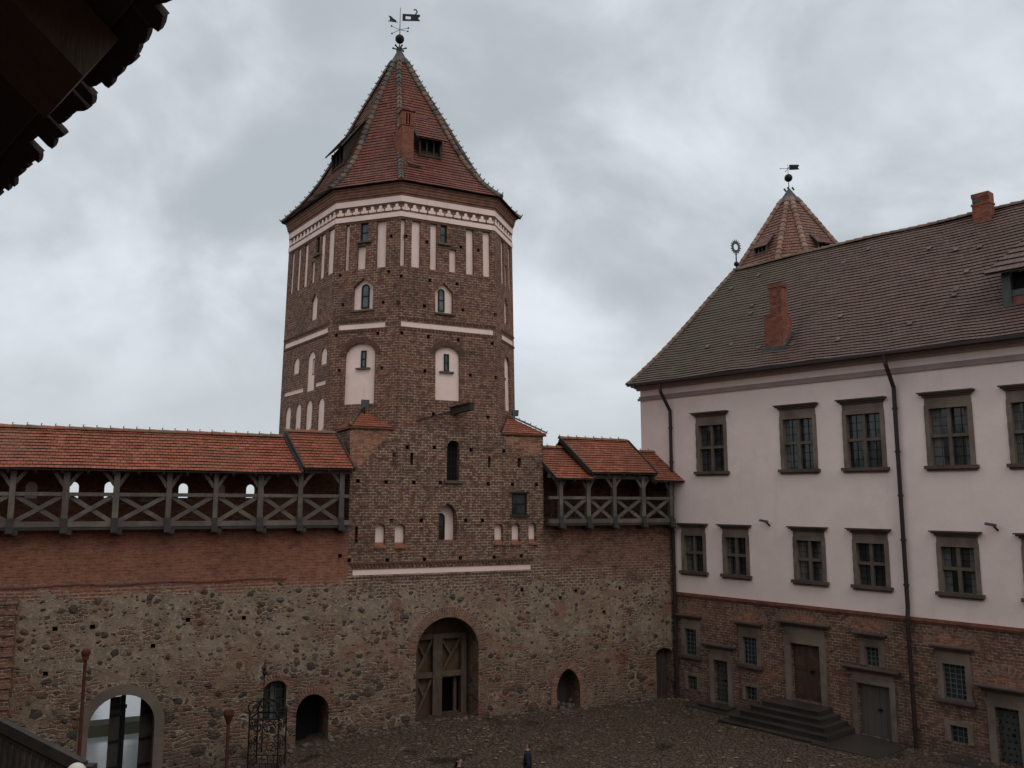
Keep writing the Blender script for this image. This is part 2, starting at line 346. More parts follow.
def arch(u0,u1,z0,z1,rise=None,n=10,point=False):
    r=(u1-u0)/2; c=(u0+u1)/2; rise=r if rise is None else rise; zs=z1-rise
    pts=[(u0,z0),(u1,z0)]
    for i in range(n+1):
        a=math.pi*i/n; x=math.cos(a); y=math.sin(a)
        if point: y=y*.9+ (1-abs(x))*.1; y=min(1,y) ; x=x*(1-.12*math.sin(a)**2)
        pts.append((c+r*x,zs+rise*y))
    return pts
def pent(u0,u1,z0,z1,sh): return [(u0,z0),(u1,z0),(u1,z1-sh),((u0+u1)/2,z1),(u0,z1-sh)]
def reveal(mb,F,poly,depth):
    n=len(poly)
    for i in range(n):
        a,b=poly[i],poly[(i+1)%n]; mb.face([F.P(*a,0),F.P(*b,0),F.P(*b,-depth),F.P(*a,-depth)])
def grow(poly,g):
    cx=sum(p[0] for p in poly)/len(poly); cz=sum(p[1] for p in poly)/len(poly)
    return [(p[0]+(g if p[0]>cx else -g),p[1]+(g if p[1]>cz else -g)) for p in poly]
def tile_slope(mb,L,Rr,rows,seg=.7,lift=.035,jit=.008,t1=1.0,wave=0):
    """lapped tile courses between edge curves L(t), R(t); t=0 eave"""
    for i in range(rows):
        a,b=t1*i/rows,t1*(i+1)/rows
        la,ra,lb,rb=Vector(L(a)),Vector(Rr(a)),Vector(L(b)),Vector(Rr(b))
        n=(ra-la).cross(lb-la)
        if n.length<1e-9: n=(ra-la).cross(rb-la)
        n.normalize()
        if n.z<0: n=-n
        ns=max(1,int((ra-la).length/seg)); hl=((lb-la).length+(rb-ra).length)/2
        # slope rise measured square to the course
        T=(ra-la).normalized(); hl=((lb-la)-T*(lb-la).dot(T)).length
        rh=mb.rh if hasattr(mb,'rh') else hl; v0=i*rh; v1=(i+.999)*rh
        js=[lift+random.uniform(-jit,jit) for _ in range(ns+1)]; js[0]=js[-1]=lift
        wv=(lambda p:Z*0) if not wave else (lambda p:n*wave*(math.sin(p.dot(T)*.55+1)+.6*math.sin(p.dot(T)*1.3+p.z*.9)+.35*math.sin(p.dot(T)*3.1+p.z*2)))
        T0=Vector((T.x,T.y,0)).normalized()
        for k in range(ns):
            s0,s1=k/ns,(k+1)/ns
            p0=la.lerp(ra,s0); p1=la.lerp(ra,s1); q1=lb.lerp(rb,s1); q0=lb.lerp(rb,s0)
            p0=p0+wv(p0);p1=p1+wv(p1);q0=q0+wv(q0);q1=q1+wv(q1)
            mb.face([p0+n*js[k],p1+n*js[k+1],q1+n*.004,q0+n*.004],[(p0.dot(T0),v0),(p1.dot(T0),v0),(q1.dot(T0),v1),(q0.dot(T0),v1)])
            mb.face([p0-n*.002,p1-n*.002,p1+n*js[k+1],p0+n*js[k]],[(p0.dot(T0),v0+.001)]*4)
def ridge_run(mb,pts,r,step,knob=0.0,up=None,kevery=1):
    """half-round cap tiles laid end to end along a polyline"""
    tot=[0]
    for a,b in zip(pts,pts[1:]): tot.append(tot[-1]+(b-a).length)
    def at(d):
        for i in range(len(pts)-1):
            if d<=tot[i+1] or i==len(pts)-2:
                return pts[i].lerp(pts[i+1],(d-tot[i])/(tot[i+1]-tot[i]))
    n=max(1,int(tot[-1]/step))
    for i in range(n):
        a=at(tot[-1]*i/n); b=at(tot[-1]*(i+1)/n*.999); ax=(b-a).normalized(); a=a-ax*step*.12
        upv=(Z if up is None else up); y=(upv-ax*upv.dot(ax)).normalized(); x=ax.cross(y); ra,rb=r*random.uniform(1.0,1.14),r*.86
        A=[a+(x*math.cos(math.pi*k/6)+y*math.sin(math.pi*k/6))*ra for k in range(7)]
        B=[b+(x*math.cos(math.pi*k/6)+y*math.sin(math.pi*k/6))*rb for k in range(7)]
        for k in range(6): mb.face([A[k],A[k+1],B[k+1],B[k]])
        mb.face(A); mb.face(B)
        if knob and i%kevery==0:
            c=a+y*ra*.9+ax*.03
            mb.tube(c,c+y*knob+ax*(-knob*.3),knob*.28,5)
            mb.tube(c+y*knob-ax*knob*.5,c+y*knob*1.2+ax*knob*.5,knob*.22,4)
# ================================================================== LAYOUT
r=ray(440,719); o_=r*(-H/r.z)
WA=Fr((o_.x,o_.y),2280)                        # yard face of the curtain walls and of the gate tower
UL,UR=-4.05,4.87                               # tower block, left and right corner
UC=WA.u(673,560)                               # where the curtain wall meets the palace
P0=WA.P(UC,0)
FA=Fr((P0.x,P0.y),-233,slope=-.0125)           # palace facade
ZQ=11.9                                        # top of the square block
GB=-1.6                                        # wall footings
def kz(z): return 1-.042*min(1,max(0,(z-ZQ)/9.0))
b_=Fr((0,0),-2065); a_=Fr((0,0),-130); d_=Fr((0,0),780)
u1=WA.u(397,430); u2=WA.u(498,430); V1=WA.P(u1,0); V2=WA.P(u2,0)
fb=Fr((V1.x,V1.y),-2065); V0=fb.P(fb.u(327,430),0); bl=(V1-V0).length
fa=Fr((V0.x,V0.y),-130); V7=fa.P(fa.u(277.5,430),0); al=(V0-V7).length
cv=V2-V1; bv=V1-V0; av=V7-V0
dv=Vector((-d_.T.x,-d_.T.y,0)) if d_.T.y<0 else Vector((d_.T.x,d_.T.y,0)); dv=dv.normalized()*bl*.86
V3=V2+dv; V4=V3+av; V5=V4-bv; V6=V5-cv
OCT=[V0,V1,V2,V3,V4,V5,V6,V7]
CEN=(V0+V4)/2
def warp(p):
    k=kz(p.z); return Vector((CEN.x+(p.x-CEN.x)*k,CEN.y+(p.y-CEN.y)*k,p.z))
def face_frame(a,b,uo):
    f=Fr((a.x,a.y),T=(b-a),warp=warp,uo=uo)
    if f.N.dot(CEN-a)>0: f.N=-f.N
    f.kd=abs((a-CEN).dot(f.N)); f.len=(b-a).length; return f
FB=face_frame(V0,V1,30); FC=face_frame(V1,V2,u1); FAA=face_frame(V7,V0,50); FD=face_frame(V2,V3,70)
FE=face_frame(V3,V4,80); FF=face_frame(V4,V5,90); FG=face_frame(V5,V6,100); FH=face_frame(V6,V7,110)
ALLF=[FB,FC,FD,FE,FF,FG,FH,FAA]
def lv(y,x=397): return FC.z(x,y)
ZT=lv(183); Z_W1=(lv(200.5),lv(194.6)); Z_FR=(lv(211),lv(200.5)); Z_W2=(lv(215.6),lv(210.8)); Z_NT,Z_NB=lv(218),lv(265)
# ================================================================== GATE TOWER
TW=thing('gate_tower',(CEN.x,CEN.y,-.2),'tall octagonal brick gate tower with a steep red tiled spire and pink blind niches','tower')
U=MB(warp)
holes={id(f):[] for f in ALLF}
def niche(F,poly,depth=.22,mat='plaster',name='niche'):
    holes[id(F)].append((poly,depth))
    m=MB(warp); m.cap(F,poly,-depth+.004); return m.build(name,mat,TW)
def nd(F): return .09 if (F is FAA or F is FD) else .15
def px_rect(F,x0,x1,z0,z1,kind='rect',yc=None,**k):
    yc=yc or 300
    # horizontal extent from the picture, levels from the storey
    a=F.u(x0,yc); b=F.u(x1,yc)
    return rect(a,b,z0,z1) if kind=='rect' else arch(a,b,z0,z1,**k) if kind=='arch' else pent(a,b,z0,z1,k.get('sh',.4))
def window_in(F,a,b,z0,z1,depth,top='arch',pane='glass_pale',back=None,w=None,par=None):
    """dark-framed window standing at the back of a niche"""
    w=w or warp; par=par or TW
    m=MB(w); m_=MB(w)
    poly=arch(a,b,z0,z1) if top=='arch' else rect(a,b,z0,z1)
    t=.055
    inner=arch(a+t,b-t,z0+t,z1-t) if top=='arch' else rect(a+t,b-t,z0+t,z1-t)
    n=len(poly)
    for i in range(n):
        p,q,r_,s_=poly[i],poly[(i+1)%n],inner[(i+1)%n],inner[i]
        m.face([F.P(*p,-depth+.05),F.P(*q,-depth+.05),F.P(*r_,-depth+.05),F.P(*s_,-depth+.05)])
        m.face([F.P(*p,-depth+.05),F.P(*q,-depth+.05),F.P(*q,-depth),F.P(*p,-depth)])
        m.face([F.P(*s_,-depth+.05),F.P(*r_,-depth+.05),F.P(*r_,-depth+.01),F.P(*s_,-depth+.01)])
    m.box(F,a+.02,b-.02,(z0+z1)/2-.02,(z0+z1)/2+.02,-depth+.015,-depth+.04)
    o=m.build('window','iron',par)
    m_.cap(F,inner,-depth+.012); m_.build('pane',pane,o)
    return o
# --- tall friezes of narrow niches under the cornice
def tallset(F,spec,y):
    for x0,x1,kind in spec:
        a,b=F.u(x0,y),F.u(x1,y)
        if b-a<.1: b=a+.1
        if kind=='n': niche(F,rect(a,b,Z_NB,Z_NT),nd(F))
        elif kind=='s': niche(F,rect(a,b,Z_NB,Z_NB+(Z_NT-Z_NB)*.50),nd(F))
        elif kind=='w':
            z0=Z_NB+(Z_NT-Z_NB)*.60; holes[id(F)].append((rect(a,b,z0,Z_NT),.15)); window_in(F,a,b,z0,Z_NT,.14,'rect')
            m=MB(warp); m.box(F,a-.12,b+.18,z0-.09,z0-.01,-.05,.14); m.build('sill','oak',TW)
tallset(FB,[(345.3,349.3,'n'),(357.5,366,'s'),(360,368,'w'),(376.3,386,'n')],243)
tallset(FC,[(400.6,405.2,'n'),(411.6,420.4,'n'),(430.4,437,'n'),(440.4,447,'w'),(449.4,456.4,'s'),(466,473.5,'n'),(482.8,490,'n')],245)
tallset(FD,[(501,503.4,'n'),(504.4,506.4,'s'),(508.2,510.2,'n')],255)
tallset(FAA,[(292,294.6,'n'),(298,301,'n'),(304.6,308.2,'n'),(312.3,315.4,'s'),(315.9,319.3,'w'),(320.4,324.6,'n'),(327.6,333.6,'n')],255)
# --- pointed windows of the middle storey
zp=(lv(313,444),lv(292,444),lv(283,444)); zwin=(lv(310,444),lv(288.5,444))
def pentwin(F,x0,x1,w0,w1,y=300,win=True):
    a,b=F.u(x0,y),F.u(x1,y); niche(F,pent(a,b,zp[0],zp[2],zp[2]-zp[1]),.18 if win else .12)
    if win:
        c,d=F.u(w0,y),F.u(w1,y); window_in(F,c,d,zp[0]+.08,zwin[1],.17)
        m=MB(warp); m.box(F,a-.04,b+.1,zp[0]-.09,zp[0]-.01,-.15,.08); m.build('sill','oak',TW)
zp_c=zp; pentwin(FC,435.4,453,439.2,445.6)
zB=(FB.z(363,309.5),FB.z(363,287),FB.z(363,278)); zp=zB; zwin=(0,FB.z(364,283.5)); pentwin(FB,352.7,372.8,360,367.8)
zp=(zB[0],zB[1]-.1,zB[2]-.1); pentwin(FAA,310.8,317.2,0,0,305,False); pentwin(FD,504.5,507.8,0,0,312,False)
# --- plaster string courses
zs0,zs1=FC.z(447,330.6),FC.z(447,325.4)
SC=[]
for F,x0,x1,y in ((FC,401,493.2,326),(FB,338.8,385.3,324),(FAA,286.3,328,326),(FD,502,513,335)):
    a,b=F.u(x0,y),F.u(x1,y); niche(F,rect(a,b,zs0,zs1),.03,name='string_course')
    m=MB(warp); m9=MB(warp)
    for k in range(int((b-a+.3)/.17)):                                  # dog-tooth brick courses above and below
        u=a-.1+k*.17
        if F is FAA and (u<.12 or u>F.len-.2): continue
        m.box(F,u,u+.085,zs1+.12,zs1+.21,-.03,.05); m9.box(F,u+.04,u+.125,zs0-.13,zs0-.04,-.03,.04)
    m.build('dentil_course','trim_brick',TW); m9.build('dentil_course','trim_brick',TW)
# --- tall arched niches with slit windows
for F,x0,x1,yt,yb,s0,s1,sy0,sy1 in ((FC,435.4,460,346.5,400.5,445,450,353.5,371),(FB,344,374.5,343.2,404,359.7,364.8,350.3,367.5)):
    ym=(yt+yb)/2; xm=(x0+x1)/2; a,b=F.u(x0,ym),F.u(x1,ym); z0,z1=F.z(xm,yb),F.z(xm,yt)
    niche(F,arch(a,b,z0,z1,rise=(b-a)*.36),.16)
    c,d=F.u(s0,360),F.u(s1,360); w0,w1=F.z(s0,sy1),F.z(s0,sy0); window_in(F,c,d,w0,w1,.15,'rect')
    m=MB(warp); m.box(F,c-.22,d+.22,w0-.07,w0,-.14,-.03); m.build('sill','oak',TW)
    m=MB(warp); n=22; R1,cc=(b-a)/2,(a+b)/2; rz=(b-a)*.36          # brick voussoirs over the niche
    for k in range(n):
        t0=math.pi*(k+.12)/n; t1=math.pi*(k+.88)/n
        def q(t,g): return (cc+(R1+g)*math.cos(t),z1-rz+(rz+g)*math.sin(t))
        p=[q(t0,.03),q(t0,.27),q(t1,.27),q(t1,.03)]; m.prism(F,p,-.02,.025)
    m.build('niche_arch','trim_brick',TW)
a,b=FD.u(505,385),FD.u(510.4,385); niche(FD,arch(a,b,FD.z(507.5,411),FD.z(507.5,357)),.12)
# --- left face: small arches and string courses
for x0,x1,yt,yb,kd in ((293.6,299.2,358,374,'a'),(307.2,314.6,352,391,'a'),(320.8,326.8,348,364.5,'a'),(285,290.3,407,434,'a'),(295,300.6,404,434,'a'),(305.5,311.6,400.5,434,'a'),(317.4,323.8,398,434,'a')):
    ym=(yt+yb)/2; xm=(x0+x1)/2; a,b=FAA.u(x0,ym),FAA.u(x1,ym); niche(FAA,arch(a,b,FAA.z(xm,yb),FAA.z(xm,yt)),.06)
for x0,x1,yt,yb in ((283.8,303,390.2,394.6),(315,325.4,381.3,385.7)):
    ym=(yt+yb)/2; xm=(x0+x1)/2; a,b=FAA.u(x0,ym),FAA.u(x1,ym); niche(FAA,rect(a,b,FAA.z(xm,yb),FAA.z(xm,yt)),.05,name='string_course')
a,b=FAA.u(311.6,370),FAA.u(313.4,370); window_in(FAA,a,b,FAA.z(312,375),FAA.z(312,359),.10,'rect')
# --- putlog holes
def put(F,lst,sz=.075,dp=.2):
    for x,y in lst:
        u,z=F.hit(x,y); holes[id(F)].append((rect(u-sz,u+sz,z-sz,z+sz),dp))
put(FC,[(406,236),(427,242),(461,247),(478.5,250.5),(401,276),(430,280.5),(457,284),(397.6+1,302),(424.5,306),(463,310),(495.2,314.5),(402,333),(428.5,336.5),(458.4,340),(492.5,343.5),(425,371),(470.5,375),(496,377.5),(433.5,414),(488,417)])
put(FB,[(391,236),(340,275.6),(388.5,271.5),(342.6,305),(383,302.4),(336,335.5),(377.6,333.5),(339,370.5),(381.6,368)])
put(FD,[(505.4,379)],.06); put(FAA,[(304.6,319),(331,277.5),(321.5,311)],.06)
# --- octagon walls
for F in ALLF:
    hs=holes[id(F)]; zb=ZQ if F is FC else 8.0
    U.cap(F,rect(0,F.len,zb,ZT),0,[h for h,_ in hs])
    for h,dp in hs: reveal(U,F,h,dp)
U.build('octagon_wall','tower_brick',TW)
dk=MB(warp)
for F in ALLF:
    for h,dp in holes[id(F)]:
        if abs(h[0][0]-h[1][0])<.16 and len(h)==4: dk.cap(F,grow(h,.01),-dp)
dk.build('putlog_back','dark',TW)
# --- mouldings, frieze and corbelled cornice
def scaled(d):      # octagon corners pushed outwards by d
    pts=[]
    n=len(ALLF)
    order=[FAA,FB,FC,FD,FE,FF,FG,FH]       # faces starting at V7,V0,V1,...
    for i in range(8):
        f,g=order[i-1+1-0],order[(i+1)%8]
        # corner between f (ends) and g (starts): OCT[i]
        p=OCT[i]; nf,ng=f.N,g.N; m=(nf+ng); m=m/(m.dot(nf)); pts.append(p+m*d)
    return pts
def octring(mb,z0,z1,d0,d1,din=-.25):
    A,B_,I,J=scaled(d0),scaled(d1),scaled(din),scaled(din)
    for i in range(8):
        j=(i+1)%8
        def q(P,k,z): return Vector((P[k].x,P[k].y,z))
        mb.face([q(A,i,z0),q(A,j,z0),q(B_,j,z1),q(B_,i,z1)])
        mb.face([q(I,i,z0),q(I,j,z0),q(A,j,z0),q(A,i,z0)])
        mb.face([q(J,i,z1),q(J,j,z1),q(B_,j,z1),q(B_,i,z1)])
for (z0,z1) in (Z_W1,Z_W2):
    m=MB(warp); octring(m,z0,z1,.05,.05); m.build('plaster_band','plaster',TW)
m=MB(warp)
def trefoil(F,u,z,s):
    pts=[]
    for cx,cz,r,a0,a1 in ((.40,.22,.20,-90,75),(0,.66,.27,-40,220),(-.40,.22,.20,105,270)):
        for k in range(6):
            a=R(a0+(a1-a0)*k/5); pts.append((u+s*(cx+r*math.cos(a)),z+s*(cz+r*math.sin(a))))
    return pts
zf=Z_FR[0]+.10; sf=(Z_FR[1]-Z_FR[0])*.66
for F in ALLF:
    n=max(3,round(F.len/.43))
    for k in range(n):
        if F is FE or F is FF or F is FG: continue
        m.prism(F,trefoil(F,(k+.5)*F.len/n,zf,sf),-.01,.035,(0,1))
m.build('trefoil_frieze','plaster',TW)
m=MB(warp); z=Z_W1[1]
steps=[(0,.16,.07),(.16,.30,.12),(.30,.36,.14),(.36,.52,.15),(.52,.68,.19),(.68,.76,.24)]
tot=ZT-z
for a,b,d in steps: octring(m,z+a*tot/.76+.002,z+b*tot/.76,d,d)
m.build('cornice','cornice_brick',TW)
m=MB(warp); octring(m,Z_FR[1]-.10,Z_FR[1]-.004,.02,.03); octring(m,Z_W2[0]-.10,Z_W2[0]-.004,.015,.02); m.build('brick_roll','trim_brick',TW)
# --- spire
EV=[warp(p) for p in [Vector((q.x,q.y,ZT)) for q in scaled(.36)]]
r=ray(399.5,50); tt=((CEN.x*r.x+CEN.y*r.y)/(r.x*r.x+r.y*r.y)); APX=Vector((r.x*CEN.y/r.y,CEN.y,H+r.z*CEN.y/r.y))
ZE=ZT+.05; HT=APX.z-ZE
def prof(t):        # radial fraction against height fraction (0 eave, 1 apex)
    P=[(0,1),(.05,.905),(.10,.825),(.16,.745),(.24,.655),(.34,.565),(.46,.465),(.60,.345),(.78,.185),(.93,.06),(1,.012)]
    for (a,x),(b,y) in zip(P,P[1:]):
        if t<=b: return x+(y-x)*(t-a)/(b-a)
    return .012
def sp(i,t):
    e=EV[i%8]; k=prof(t); c=CEN.lerp(APX,min(1,t*1.3)); return Vector((c.x+(e.x-CEN.x)*k,CEN.y+(e.y-CEN.y)*k,ZE+HT*t))
m=MB(); m.rh=.20
order=[7,0,1,2,3,4,5,6]
for i in range(8): tile_slope(m,lambda t,i=i:sp(i,t),lambda t,i=i:sp(i+1,t),46,.45,.035,.01,t1=.93)
RF=m.build('spire_roof','tile_tower',TW)
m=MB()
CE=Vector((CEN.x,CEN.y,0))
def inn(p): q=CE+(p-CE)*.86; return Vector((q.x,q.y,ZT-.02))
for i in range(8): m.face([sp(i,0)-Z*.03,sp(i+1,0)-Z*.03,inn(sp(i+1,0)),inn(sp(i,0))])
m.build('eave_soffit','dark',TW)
for i in range(8):
    m=MB(); ridge_run(m,[sp(i,k/24*.93) for k in range(25)],.15,.34,.075); m.build('hip_tiles','hip',RF)
m=MB(); A=[sp(i,.90) for i in range(8)]; tip=Vector((APX.x,CEN.y,APX.z+.15))
A=[Vector((APX.x,CEN.y,p.z))+Vector((p.x-APX.x,p.y-CEN.y,0))*1.18 for p in A]
for i in range(8): m.face([A[i],A[(i+1)%8],tip])
m.ball(tip-Z*.12,.16); 
for k in range(6):
    a=k*math.pi/3; m.tube(tip-Z*.15,tip-Z*.05+Vector((math.cos(a),math.sin(a),0))*.32,.04,5); m.ball(tip-Z*.05+Vector((math.cos(a),math.sin(a),0))*.33,.055,6,4)
m.build('spire_cap','lead',RF)
def finial(base,hgt,rb,par,flag,s=1.0):
    """ball, rod, compass arms and a banner"""
    X=Vector((1,0,0)); m=MB(); m.tube(base,base+Z*hgt,.045*s,6,.02*s); f=m.build('weather_vane','iron',par)
    m=MB(); m.ball(base+Z*flag['ball'],rb,16,11); m.build('ball','iron',f,True)
    m=MB(); zc=flag['arms']
    if flag.get('cross',1):
        for sx in (-1,1):
            for sz in (-1,1):
                e=base+Z*(zc+sz*.22*s)+X*sx*.62*s+Vector((0,sz*sx*.1,0)); m.tube(base+Z*zc,e,.018*s,4); m.ball(e,.07*s,6,4)
    else:
        for a in (0,90,180,270):
            e=base+Z*zc+Vector((math.cos(R(a)),math.sin(R(a)),0))*.8*s; m.tube(base+Z*zc,e,.025*s,4); m.ball(e,.06*s,6,4)
    m.build('compass_arms','iron',f)
    F=Fr((base.x,base.y),T=(1,.25,0)); z=base.z
    m=MB(); bz=flag['banner']; L=flag['len']
    P=[(.12,bz-.28*s),(L,bz-.10*s),(L*.88,bz+.10*s),(L,bz+.32*s),(L*.95,bz+.42*s),(.12,bz+.30*s)]
    hole=[(.28,bz-.1*s),(.55,bz-.07*s),(.55,bz+.17*s),(.28,bz+.15*s)] if flag.get('hole') else None
    PP=[(a,b+z) for a,b in P]; HH=[[(a,b+z) for a,b in hole]] if hole else []
    m.cap(F,PP,.012,HH); m.cap(F,PP,-.012,HH)
    for i in range(len(PP)): p,q=PP[i],PP[(i+1)%len(PP)]; m.face([F.P(*p,.012),F.P(*q,.012),F.P(*q,-.012),F.P(*p,-.012)])
    if hole:
        m.path([F.P(L*.75,z+bz+.40*s,0),F.P(L*.84,z+bz+.62*s,0),F.P(L*.78,z+bz+.78*s,0),F.P(L*.66,z+bz+.78*s,0)],.05*s,5)
    m.build('banner','iron',f)
    if hole:
        m=MB(); m.path([F.P(-.12,z+bz-.3,0),F.P(-.62,z+bz-.3,0)],.02); 
        m.prism(F,[(-.55,z+bz-.30),(-.45,z+bz-.26),(-.22,z+bz-.30),(-.18,z+bz-.22),(-.36,z+bz-.12),(-.46,z+bz-.02),(-.60,z+bz+.0),(-.56,z+bz-.06),(-.52,z+bz-.16)],-.012,.012)
        m.build('bird_figure','iron',f)
    return f
sc_=(CEN.xy.length)/FL*ct           # metres per pixel at the tower axis
finial(Vector((APX.x,CEN.y,APX.z)),2.35,.235,RF,dict(ball=.60,arms=1.12,banner=1.82,len=1.05,hole=True),.68)
# --- roof dormers and chimney
def dormer(quad_bl,quad_br,i,t0,t1,s0,s1,par,tmat='tile_tower',pop=.75,rows=9,name='dormer',fr='oak',facew=.55,top=1.0):
    """shed dormer lying on roof face i: opening from t0 up by facew, shed roof running back to t1"""
    L=lambda s,t:sp_(i,t).lerp(sp_(i+1,t),s)
    sp_=quad_bl
    a,b=L(s0,t0),L(s1,t0); c,d=L(s0,t1),L(s1,t1)
    n=(b-a).cross(c-a).normalized(); n=n if n.z>0 else -n
    ho=Vector((n.x,n.y,0)).normalized()
    x=(b-a).normalized()
    A=a+Z*pop+ho*.06; B=b+Z*pop+ho*.06
    m=MB(); m.face([a,c,A]); m.face([b,d,B]); m.face([a+Z*.0,b,b+Z*.16,a+Z*.16]); D=m.build(name,'oak_dark',par)
    m=MB(); m.face([a+Z*.05-ho*.25,b+Z*.05-ho*.25,B-ho*.3,A-ho*.3]); m.build('opening','dark',D)
    m=MB(); w=.09
    m.beam(a+Z*.1,b+Z*.1,.12,.12,Z); m.beam(a+ho*.03,A,.1,.1,x); m.beam(b+ho*.03,B,.1,.1,x)
    for k in (.33,.66): m.beam(a.lerp(b,k)+ho*.03,A.lerp(B,k),.06,.06,x)
    m.build('frame',fr,D)
    m=MB(); m.rh=.2; e=ho*.28-Z*.12
    A2,B2=A+e-x*.22,B+e+x*.22; c2,d2=c-x*.12+n*.06,d+x*.12+n*.06
    tile_slope(m,lambda t:A2.lerp(c2,t),lambda t:B2.lerp(d2,t),rows,.5,.035)
    m.face([A2-Z*.04,B2-Z*.04,d2-Z*.04,c2-Z*.04]); m.build('dormer_roof',tmat,D)
    m=MB(); m.beam(A2-Z*.01,c2,.05,.12,Z); m.beam(B2-Z*.01,d2,.05,.12,Z); m.build('verge_board','verge',D)
    return D
dormer(sp,None,1,.215,.50,.28,.60,RF,pop=.95,fr='oak_dark')
dormer(sp,None,7,.235,.52,.34,.68,RF,pop=.92,fr='oak_dark')
cb=sp(1,.14).lerp(sp(2,.14),.08); F=Fr((cb.x,cb.y),T=FC.T)
m=MB(); zt=F.z(405,108); z0=F.z(405,172)
m.box(F,-.28,.28,z0-.3,zt-.85,-1.6,.08); m.box(F,-.31,.31,zt-.85,zt-.80,-.5,.11)
for q in ((-.28,-.1),(-.03,.03),(.1,.28)): m.box(F,q[0],q[1],zt-.80,zt-.25,-.42,.08)
m.box(F,-.28,.28,zt-.25,zt-.14,-.42,.08)
ch=m.build('chimney','chim',RF)
m=MB(); m.hexa([F.P(-.33,zt-.14,-.5),F.P(.33,zt-.14,-.5),F.P(.33,zt-.14,.14),F.P(-.33,zt-.14,.14),F.P(-.33,zt,-.5),F.P(.33,zt-.06,-.5),F.P(.33,zt-.06,.14),F.P(-.33,zt,.14)]); m.build('chimney_cap','tile_tower',ch)
m=MB(); m.path([sp(1,.30).lerp(sp(2,.30),.03)+FC.N*.1,sp(1,.16).lerp(sp(2,.16),.05)+FC.N*.14,sp(1,.135).lerp(sp(2,.135),.12)+FC.N*.16,sp(1,.135).lerp(sp(2,.135),.25)+FC.N*.12],.055,5); m.build('flashing','lead',ch)
# ------------------------------------------------------------------ square block
def wp(x,y,d=0.0): return WA.hit(x,y,d)
bh=[]
def bnich(x0,x1,yt,yb,kind='arch',depth=.22,mat='plaster',sill=True):
    ym=(yt+yb)/2; xm=(x0+x1)/2; a,b=WA.u(x0,ym),WA.u(x1,ym); z0,z1=WA.z(xm,yb),WA.z(xm,yt)
    p=arch(a,b,z0,z1) if kind=='arch' else arch(a,b,z0,z1,point=True,rise=(b-a)*.7) if kind=='pt' else rect(a,b,z0,z1)
    bh.append((p,depth))
    if mat: m=MB(); m.cap(WA,p,-depth+.004); m.build('niche',mat,TW)
    if sill and mat=='plaster': m=MB(); m.hexa([WA.P(a-.03,z0-.14,-.02),WA.P(b+.03,z0-.14,-.02),WA.P(b+.03,z0-.14,.07),WA.P(a-.03,z0-.14,.07),WA.P(a-.03,z0+.10,-depth),WA.P(b+.03,z0+.10,-depth),WA.P(b+.03,z0-.06,.07),WA.P(a-.03,z0-.06,.07)]); m.build('niche_sill','orange_sill',TW)
    return a,b,z0,z1
for q in ((375.2,385.2,523.5,545),(394.8,405,523.5,545),(494.6,503.2,523.5,542),(511.8,520.2,523,542),(528.6,536.4,522.5,541.5)): bnich(*q)
a,b,z0,z1=bnich(438.8,457,503.5,540,'pt',.45,sill=False); window_in(WA,a+.0,a+(b-a)*.52,z0,z0+(z1-z0)*.74,.44,'arch','glass',w=None,par=TW)
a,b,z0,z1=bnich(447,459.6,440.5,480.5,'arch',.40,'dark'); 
m=MB(); m.box(WA,a-.12,b+.15,z0-.12,z0-.01,-.3,.1); m.build('sill','stone_dark',TW)
m=MB()
for k in range(1,4): m.tube(WA.P(a+(b-a)*k/4,z0,-.2),WA.P(a+(b-a)*k/4,z1-.1,-.2),.012,4)
for k in range(1,5): m.tube(WA.P(a,z0+(z1-z0)*k/5.6,-.2),WA.P(b,z0+(z1-z0)*k/5.6,-.2),.012,4)
m.build('grille','iron',TW)
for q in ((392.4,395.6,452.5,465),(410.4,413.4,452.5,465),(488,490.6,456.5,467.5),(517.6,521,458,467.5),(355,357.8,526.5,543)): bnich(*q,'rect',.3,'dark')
a,b,z0,z1=bnich(511.8,527,493.3,514.5,'rect',.12,None); window_in(WA,a,b,z0,z1,.11,'rect','glass',par=TW)
m=MB(); m.box(WA,a-.1,b+.1,z0-.1,z0-.005,-.1,.06); m.box(WA,a-.1,b+.1,z1+.005,z1+.08,-.1,.04); m.build('window_trim','oak_dark',TW)
# string course
zs=WA.z(440,572.6),WA.z(440,567.0); a,b=WA.u(352.6,570),WA.u(531,570); p=rect(a,b,zs[0],zs[1]); bh.append((p,.04)); m=MB(); m.cap(WA,p,-.036); m.build('string_course','plaster',TW)
m=MB(); m9=MB()
for k in range(int((b-a+.2)/.16)):
    u=a-.05+k*.16; m.box(WA,u,u+.08,zs[1]+.10,zs[1]+.205,-.03,.045); m9.box(WA,u+.03,u+.11,zs[0]-.13,zs[0]-.05,-.03,.035)
m.box(WA,a-.1,b+.1,zs[1]+.20,zs[1]+.26,-.03,.05)
m.build('dentil_course','trim_brick',TW); m9.build('dentil_course','trim_brick',TW)
for x,y in ((407.5,447),(434.6,447.6),(471.2,449.6),(504,451),(358,481),(386.2,482.2),(414,482.6),(440.5,482.8),(488.4,484),(512.6,484.4),(536.6,484.6),(391.6,520.5),(421.6,520.5),(466,520.5),(482.5,520.4),(349,560.4),(387.4,560),(424.6,559.5),(460.4,558),(494.3,557),(521.4,556),(540.6,553.5),(546,589),(522,590)):
    u,z=wp(x,y)
    if u<UR-.2: bh.append((rect(u-.08,u+.08,z-.08,z+.08),.22))
